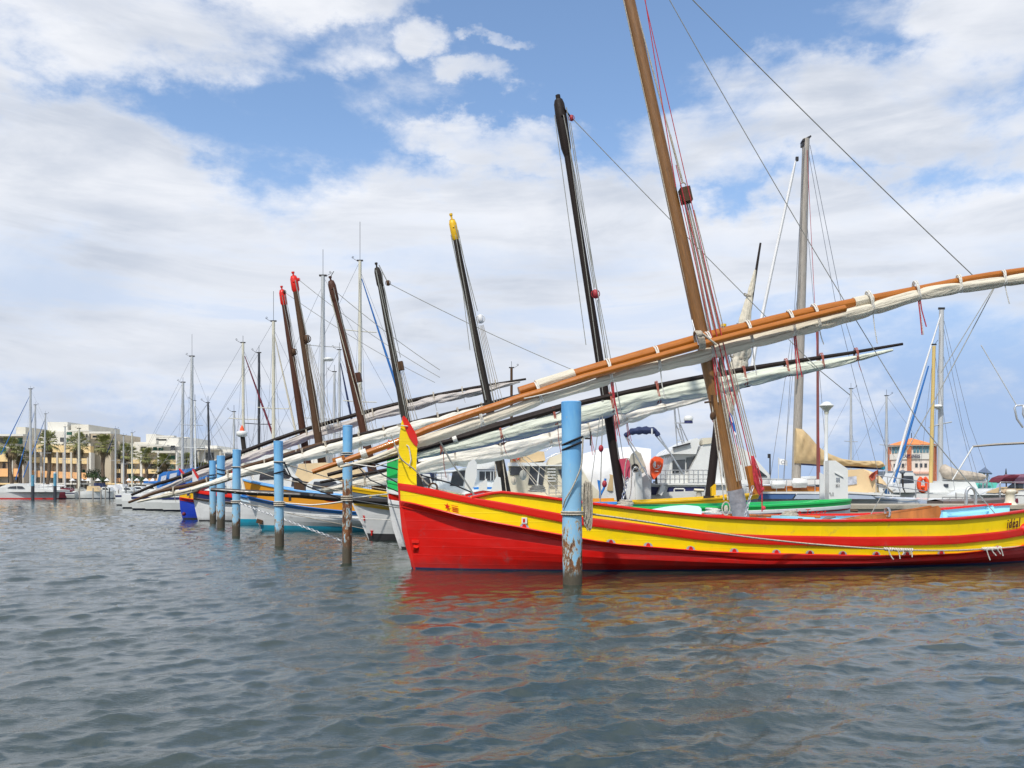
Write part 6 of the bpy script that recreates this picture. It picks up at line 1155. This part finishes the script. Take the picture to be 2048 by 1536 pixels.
block_('low cream apartment wing cut by the left picture edge with orange balconies', 156, [(-60, 46, 871, 990, M_wall, 0), (32, 51, 854, 873, M_wall, 5)], [(-60, 16, 908, 923, 0, M_balc), (-60, 44, 937, 953, 0, M_balo), (-60, 46, 868, 872, 0, M_wallw)],
    [(0, 14, 876, 888, M_rec), (16, 20, 876, 888, M_wallw), (35, 45, 876, 888, M_shut), (-20, -6, 876, 888, M_rec), (-2, 12, 895, 907, M_shut), (5, 11, 924, 937, M_rec), (33, 43, 955, 966, M_rec)], [(24, 3, 905, 988, M_wall), (46, 3, 905, 988, M_pil), (-12, 3, 905, 988, M_wall)])
block_('tall stepped white and yellow apartment block with twin rooftop cubes', 160, [(46, 181, 887, 990, M_wall, 0), (82, 178, 863, 890, M_wallw, .6), (95, 135, 844, 866, M_wallw, 3), (142, 177, 849, 868, M_wall, 3.4), (178, 222, 866, 990, M_beige, 1), (46, 86, 874, 890, M_wall, 2)],
    [(45, 181, 889, 903, 3, M_balc), (51, 181, 914, 925, 3, M_balc), (51, 181, 940, 953, 6, M_balo), (178, 221, 863, 867, 0, M_wallw), (135, 178, 860, 863, 0, M_wallw)],
    [(51, 59, 902, 914, M_shut), (51, 68, 926, 940, M_shut), (160, 170, 918, 928, M_shut), (160, 170, 939, 951, M_shut), (83, 88, 865, 871, M_rec), (133, 144, 864, 870, M_shut), (120, 129, 875, 884, M_rec), (133, 137, 876, 884, M_shut), (123, 127, 888, 897, M_rec), (162, 166, 868, 873, M_rec), (172, 175, 868, 875, M_rec), (202, 217, 873, 881, M_shut), (185, 194, 871, 875, M_rec),
     (71, 78, 905, 913, M_wallw), (86, 93, 906, 914, M_wallw), (102, 112, 907, 916, M_wallw), (118, 126, 908, 917, M_wallw), (133, 140, 909, 918, M_wallw), (145, 152, 910, 918, M_wallw), (71, 78, 931, 940, M_wallw), (102, 112, 932, 942, M_wallw), (133, 140, 934, 943, M_wallw)],
    [(82, 4, 903, 988, M_pil), (98, 3, 903, 988, M_wall), (114, 3.5, 904, 988, M_pil), (127, 4, 904, 988, M_pil), (142, 3, 904, 988, M_wall), (155, 3, 904, 988, M_pil), (175, 3, 915, 988, M_pil), (180, 4, 905, 988, M_wallw)])
block_('middle apartment block with three rows of deep shaded yellow balconies behind the palms', 164, [(186, 242, 898, 990, M_beige, 0), (222, 255, 885, 990, M_wall, .7), (232, 310, 887, 990, M_wall, 1.4), (255, 365, 893, 990, M_wallw, .4), (292, 312, 868, 895, M_wallw, 4), (312, 358, 874, 897, M_wallw, 4.6), (268, 300, 884, 897, M_wallw, 5)],
    [(222, 239, 883, 900, 0, M_beige), (188, 240, 918, 927, 0, M_balc), (188, 240, 938, 946, 0, M_balc), (188, 240, 956, 964, 0, M_balo), (254, 279, 919, 927, 0, M_balc), (254, 279, 938, 947, 0, M_balc), (285, 314, 919, 927, 0, M_balc), (285, 314, 938, 947, 0, M_balc), (285, 314, 957, 965, 0, M_balo), (340, 352, 920, 928, 0, M_balc), (336, 352, 939, 947, 0, M_balo), (254, 279, 957, 965, 0, M_balo), (280, 350, 901, 905, 1, M_wall), (310, 348, 871, 875, 0, M_wallw), (272, 334, 888.5, 891, 1, M_wallw)],
    [(188, 240, 907, 918, M_rec), (188, 240, 927.5, 938, M_rec), (188, 240, 946.5, 956, M_rec), (241, 258, 893, 901, M_shut), (255, 266, 928, 938, M_shut), (255, 266, 948, 957, M_shut), (281, 293, 893, 900, M_rec), (306, 314, 894, 901, M_shut), (317, 326, 895, 902, M_shut), (286, 312, 928, 938, M_rec), (286, 312, 948, 957, M_rec), (336, 350, 911, 919, M_shut), (340, 349, 930, 938, M_shut), (312, 333, 878, 881, M_rec), (341, 350, 891, 901, M_rec)],  # wide dark panels between balconies are recess shade put into colour, not windows
    [(184, 4, 900, 988, M_wall), (244, 4, 900, 988, M_wall), (249, 2, 900, 988, M_pil), (282, 4, 905, 988, M_wallw), (316, 3, 905, 988, M_wallw), (353, 3, 905, 988, M_wallw)])
block_('plain white apartment block right of the tall grey yacht mast', 172, [(362, 470, 899, 990, M_wallw, 0), (410, 434, 891, 903, M_wallw, 2), (355, 376, 874, 990, M_wallw, 3), (466, 640, 901, 990, M_wallw, 1), (500, 560, 895, 905, M_wall, 4)], [(362, 440, 897.5, 900, 0, M_wall), (470, 500, 900, 902, 0, M_wall)],
    [(382, 389, 905, 920, M_rec), (411, 428, 905, 922, M_rec), (450, 462, 905, 916, M_rec), (480, 490, 908, 920, M_rec), (520, 530, 908, 920, M_rec), (566, 576, 908, 920, M_rec)], [(396, 2, 903, 988, M_wall), (440, 2, 903, 988, M_wall)])
# palms
def palm(seed):
    rd = random.Random(seed); root = thing('palm_tree', 'fan palm', 'palm tree', (0, 0, 0), 'fan palms along the left quay'); H = 6.6
    pts = [Vector((.18*math.sin(i*.5+seed), .1*math.cos(i*.6), H*i/10)) for i in range(11)]
    part('trunk', MB().tube(pts, [.40, .30, .27, .26, .27, .26, .27, .29, .34, .40, .34], 10, True, wob=.05), M_trunk, root); top = pts[-1]
    for kind, n, m_ in (('crown', 54, M_frond), ('dry_fronds', 16, M_dead)):
        mb = MB()
        for i in range(n):
            az_ = rd.uniform(0, 6.28); el_ = R(rd.uniform(-30, 80)) if kind == 'crown' else R(rd.uniform(-80, -45)); L = rd.uniform(.8, 1.5) if kind == 'crown' else rd.uniform(.5, .9)
            d = Vector((math.cos(az_)*math.cos(el_), math.sin(az_)*math.cos(el_), math.sin(el_))); base = top+d*L; mb.tube([top, base], .025, 3, False)
            s_ = d.cross(upz).normalized(); u_ = s_.cross(d)
            for k in range(11):
                a = R(-75+15*k+rd.uniform(-5, 5)); ld = (d*math.cos(a)+s_*math.sin(a)).normalized(); ln = rd.uniform(.75, 1.1)*(1-.25*abs(math.sin(a))); tip = base+ld*ln-upz*ln*.28; mid = base+ld*ln*.55+u_*.03; wv = ld.cross(u_).normalized()*.055
                mb.add([base, mid+wv, tip, mid-wv], [(0, 1, 2, 3)])
        part(kind, mb, m_, root)
    return root
protos = [palm(1), palm(2)]
pl = [(22, 898, 965, 'left one of the pair of palms nearest the picture edge'), (41, 913, 966, 'right one of the pair of palms nearest the picture edge'), (97, 887, 962, 'palm before the yellow balconies, first from the right of the tall blue jib'), (157, 890, 964, 'palm behind the thick cream mast'), (207, 893, 962, 'palm with full crown between the two apartment blocks'), (252, 907, 962, 'palm left of the recessed white stair wall'), (293, 914, 963, 'slim palm standing alone before the middle block'), (329, 924, 964, 'upper one of two overlapping palms by the blue canvas top'), (326, 940, 966, 'lower one of two overlapping palms by the blue canvas top'), (371, 922, 964, 'palm just left of the white apartment block'), (406, 938, 965, 'low palm behind the black mast')]
for i, (x, yc, yb, lb) in enumerate(pl):
    pr = protos[i % 2]; Yp = 146+i % 3*2; o = pr if i < 2 else copy_tree(pr); s_ = (PZ(yc, Yp)-.65)/6.6; w_ = 1.12 if i != 6 else .95
    o.location = (PX(x, Yp), Yp, .65); o.rotation_euler.z = i*1.3; o.scale = (w_, w_, s_) if s_ < 1.25 else (w_, w_, s_); o['label'] = lb
def bush(x, y0, r, Yb, label):
    rd = random.Random(int(x)); mb = MB(); c = P(x, y0, Yb)
    for i in range(420):
        d = Vector((rd.gauss(0, 1), rd.gauss(0, 1), abs(rd.gauss(0, .8)))).normalized()*r*rd.uniform(.5, 1.05); p = c+d; a = Vector((rd.gauss(0, 1), rd.gauss(0, 1), rd.gauss(0, 1))).normalized()*.16; b = a.cross(d).normalized()*.10
        mb.add([p-a, p+b, p+a, p-b], [(0, 1, 2, 3)])
    mb.tube([c-upz*.5, c+upz*.6], .12, 5); o = solo('shrub', mb, M_bush, label, 'shrub', 'shrubs along the left quay')
for x, y, r_, lb in ((187, 955, 1.6, 'tall dark shrub at the foot of the gap between the apartment blocks'), (270, 962, 1.0, 'low shrub right of the slim trunk before the recessed wall'), (282, 963, .9, 'smallest shrub left of the lonely slim palm'), (205, 963, 1.0, 'shrub at the foot of the full crowned palm'), (400, 945, 1.6, 'shrub right of the tall grey mast')): bush(x, y, r_, 148, lb)
# parasols and awnings on the quay
rd = random.Random(12)
lbs = ['white parasol left end of the quay terrace', 'white parasol before the stair tower', 'white parasol left of the gap between blocks', 'white parasol in the gap between blocks', 'white parasol under the full crowned palm', 'white parasol left of the recessed wall', 'white parasol right of the recessed wall', 'white parasol before the slim palm', 'white parasol at the right end of the terrace']
for i, x in enumerate((145, 163, 176, 196, 214, 258, 274, 292, 306)):
    Yp = 142; root = thing('parasol', lbs[i], 'parasol', (PX(x, Yp), Yp, .65), 'white parasols on the quay terrace'); a = P(x, 956, Yp); rr = .72*rd.uniform(.9, 1.2); mb = MB(); cs = [P(x+math.cos(t)*9*rr, 961.5, Yp+math.sin(t)*.8) for t in [math.pi*k/4 for k in range(8)]]
    for k in range(8): mb.add([a, cs[k], cs[(k+1) % 8]], [(0, 1, 2)])
    mb.add([c-upz*.04 for c in cs], [tuple(range(8))]); part('canopy', mb, M_wcanv, root); part('pole', MB().tube([Vector((a.x, Yp, .65)), a], .04, 5), M_pole, root)
for i, (x, yt) in enumerate(((17, 925), (162, 935), (310, 951))):
    root = thing('lamp_post', ['dark quay lamp post at the left edge', 'dark quay lamp post right of the thick cream mast', 'dark quay lamp post near the blue canvas top'][i], 'lamp post', P(x, 965, 141), 'quay lamp posts'); part('pole', MB().tube([P(x, 966, 141), P(x, yt, 141)], .09, 6), M_pole, root); part('lamp_head', MB().box(P(x-2, yt, 141), (.6, .3, .14)), M_pole, root)
# boats along the far quay
def catamaran():
    Y = 128; root = thing('motor_boat', 'long white boat with arched cabin windows and red waterline at far left', 'motor boat', (PX(30, Y), Y, 0)); 
    rings = hull(root, PX(-60, Y), PX(112, Y), Y, 4.5, 1.75, 1.75, M_gel, boot=M_red2)
    ext(mb := MB(), [(-60, 978), (0, 974), (15, 968), (35, 966.5), (52, 970), (75, 977), (110, 980), (110, 984), (-60, 984)], Y-2.1, 4.2); part('cabin', mb, M_gel, root)
    ext(mb := MB(), [(14, 976), (20, 973), (32, 972), (32, 977)], Y-2.2, .1); part('window', mb, M_glass, root); ext(mb := MB(), [(34, 977), (34, 972), (44, 972.5), (49, 977)], Y-2.2, .1); part('window', mb, M_glass, root)
    ext(mb := MB(), [(-60, 995.8), (110, 995.8), (110, 998), (-60, 998)], Y-2.35, .1); part('waterline_stripe', mb, M_red2, root); rails(root, [P(60+k*9, 980, Y-1.5) for k in range(6)], .8, r=.03)
catamaran()
def far_boat(label, x0, x1, yt, Y, canv=None, hm=None):
    root = thing('motor_boat', label, 'motor boat', (PX((x0+x1)/2, Y), Y, 0), 'small boats along the far left quay'); w_ = x1-x0; hull(root, PX(x0, Y), PX(x1, Y), Y, 2.6, 1.3, 1.1, hm or M_gel)
    yd_ = HY-(1.1-CH)*1700/Y; ext(mb := MB(), [(x0+w_*.2, yd_), (x0+w_*.25, yt), (x0+w_*.6, yt), (x0+w_*.85, yd_)], Y-.9, 1.8); cb = part('cabin', mb, canv or hm or M_gel, root)
    if not canv: ext(mb := MB(), [(x0+w_*.28, lerp(yd_, yt, .4)), (x0+w_*.3, lerp(yd_, yt, .8)), (x0+w_*.58, lerp(yd_, yt, .8)), (x0+w_*.68, lerp(yd_, yt, .4))], Y-.96, .05); part('window', mb, M_glass, cb)
    rails(root, [P(x0+w_*(.65+.1*k), yd_, Y-.4) for k in range(4)], .6, r=.025)
for a in (('dark red inflatable boat beside the second grey post', 113, 146, 976, 133, M_burg, M_burg), ('small white boat with grey cover right of the inflatable', 144, 168, 977, 134, mat('grey_boat_cover', (.38, .38, .34), .8), None), ('white boat with tan canopy on the far quay', 165, 203, 972, 132, M_sand, None), ('white boat right of the tan canopied one', 196, 226, 974, 133, None, None), ('white boat with white cover below the full crowned palm', 205, 245, 970, 136, M_wcanv, None),
          ('low white cruiser left of the lowered yards', 238, 272, 974, 132, None, None), ('white boat near the tips of the lowered yards', 258, 296, 972, 137, None, None), ('small white boat with dark cover behind the tan canopied one', 180, 212, 966, 139, M_ncanv, None), ('white boat close to the middle of the far quay', 222, 258, 968, 140, M_wcanv, None), ('white boat behind the tips of the lowered yards', 284, 320, 970, 138, None, None)): far_boat(*a)
mp = [(65.5, 950, 2.7, 1), (110, 947, 2.7, 1)]
for i, (x, yt, w_, _) in enumerate(mp):
    root = thing('mooring_pile', ['thick dark pile with blue top in front of the long white boat', 'thick dark pile with white and blue top right of the long white boat'][i], 'post', P(x, 1000, 124), 'thick piles at the far left'); part('lower_shaft', MB().tube([P(x, 1001, 124), P(x, 972, 124)], .23, 12), M_kmast, root); part('upper_shaft', MB().tube([P(x, 972, 124), P(x, yt, 124)], .215, 12), mat('sea_blue_pile', (.10, .30, .42), .6, var=.2), root)
    if i: part('cap', MB().tube([P(x, 953, 124), P(x, 944, 124)], .18, 12), M_gel, root)
for i, x in enumerate((159, 186, 202, 211, 219, 237, 252, 268)):
    lb = ['thin grey stake left of the tan canopied boat', 'thin grey stake at the bow of the tan canopied boat', 'thin grey stake between two small white boats', 'pale stake right of the white boat with tan neighbour', 'dark stake in the middle of the far quay row', 'pale stake left of the low white cruiser', 'dark stake at the low white cruiser', 'last stake before the lowered yards'][i]
    solo('mooring_stake', MB().tube([P(x, 1000, 126), P(x, 973+i % 3*3, 126)], .09, 8), M_kmast if i in (4, 6) else M_gmast, lb, 'stake', 'stakes along the far left quay')
# harbour office
def office():
    Y = 112; root = thing('harbour_office', 'six sided brick and white harbour office with orange tiled roof and name band', 'building', (PX(1823, Y+3.5), Y+3.5, .45)); c = Vector((PX(1823, Y+3.3), Y+3.3, 0)); Rr = 3.05
    zf = lambda y: PZ(y, Y); ang = [R(-90+30+60*k) for k in range(6)]
    def ringz(r_, z): return [c+Vector((math.cos(a)*r_, math.sin(a)*r_, z)) for a in ang]
    part('wall', MB().loft([ringz(Rr, .4), ringz(Rr, zf(887))], True, False, caps=True), mat('pinkish_white_render', (.74, .66, .58), .85, var=.05), root)
    for a in ang: p = c+Vector((math.cos(a), math.sin(a), 0))*Rr; part('pillar', MB().box((p.x, p.y, (zf(887)+.4)/2), (.52, .52, zf(887)-.4), rz=a), M_brick, root)
    part('sill_band', MB().loft([ringz(Rr+.16, zf(918)), ringz(Rr+.16, zf(906.5))], True, False, caps=True), M_wallw, root); part('string_course', MB().loft([ringz(Rr+.25, zf(947)), ringz(Rr+.25, zf(943))], True, False, caps=True), mat('pink_band', (.70, .42, .32), .8), root)
    rf_ = MB(); lo = ringz(Rr+.5, zf(889)); ap = c+upz*zf(873)
    for k in range(6): rf_.add([lo[k], lo[(k+1) % 6], ap], [(0, 1, 2)])
    rf_.add([p-upz*.03 for p in lo], [tuple(range(6))]); r_ = part('roof', rf_, M_tile, root); part('fascia', MB().loft([ringz(Rr+.45, zf(891)), ringz(Rr+.45, zf(889.3))], True, False, caps=True), M_wallw, r_); part('finial', MB().tube([ap, ap+upz*.7], .05, 5), M_pole, r_)
    for k in range(3, 6+3):
        a0, a1 = ang[k % 6], ang[(k+1) % 6]; p0 = c+Vector((math.cos(a0), math.sin(a0), 0))*Rr; p1 = c+Vector((math.cos(a1), math.sin(a1), 0))*Rr; mid = (p0+p1)/2; nn = (mid-c).normalized(); nn.z = 0
        if nn.y > .4: continue
        for (ya, yb, us) in ((892, 905, (.22, .36, .5, .64, .78)), (926.5, 934, (.3, .5, .7))):
            for u in us:
                q = p0.lerp(p1, u)+nn*.05; t_ = (p1-p0).normalized()*.17; mb = MB(); mb.prism([q-t_+upz*zf(yb), q+t_+upz*zf(yb), q+t_+upz*zf(ya), q-t_+upz*zf(ya)], nn*.03); part('window', mb, mat('office_glass', (.10, .22, .27), .12, var=.3) if ya < 900 else M_glass, root)
        if abs(nn.x) < .3: text_mesh('CAPITAINERIE', .66, Vector((PX(1808, Y), min(p0.y, p1.y)-.3, zf(915.5))), (1, 0, 0), upz, M_navy, root, 'sign_lettering', th=.03, sx=.56)
office()
solo('fuel_pavilion', MB().box(P(1790, 958, 104), (3.0, 3, 1.9)).box(P(1790, 949, 104), (3.4, 3.4, .2)), M_gry, 'low grey hut at the foot of the harbour office', 'hut')
mb = MB(); ext(mb, [(1500, 972), (1520, 963), (1590, 961), (1700, 962), (1760, 966), (1770, 974), (1500, 976)], 150, 8); solo('breakwater', mb, M_stone, None, None, kind='structure')

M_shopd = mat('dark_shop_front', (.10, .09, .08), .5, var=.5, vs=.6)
for i, (x0, x1) in enumerate(((-40, 44), (50, 176), (188, 240), (256, 350), (378, 470))):
    Yq = (154, 158, 162, 162, 170)[i]; root = thing('shop_front', ['dark shop front under the left edge apartment wing', 'dark shop front under the tall stepped apartment block', 'dark shop front below the deep shaded balconies', 'dark shop front below the white recessed facade', 'dark shop front below the plain white block'][i], 'shop front', P((x0+x1)/2, 986, Yq), 'shop fronts under the apartment blocks')
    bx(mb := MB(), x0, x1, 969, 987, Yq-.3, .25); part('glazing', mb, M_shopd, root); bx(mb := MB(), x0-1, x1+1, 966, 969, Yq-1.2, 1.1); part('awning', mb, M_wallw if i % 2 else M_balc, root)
    for k in range(int((x1-x0)/9)+1): bx(mb := MB(), x0+k*9, x0+k*9+1.2, 969, 987, Yq-.45, .15); part('pillar', mb, M_wallw, root)
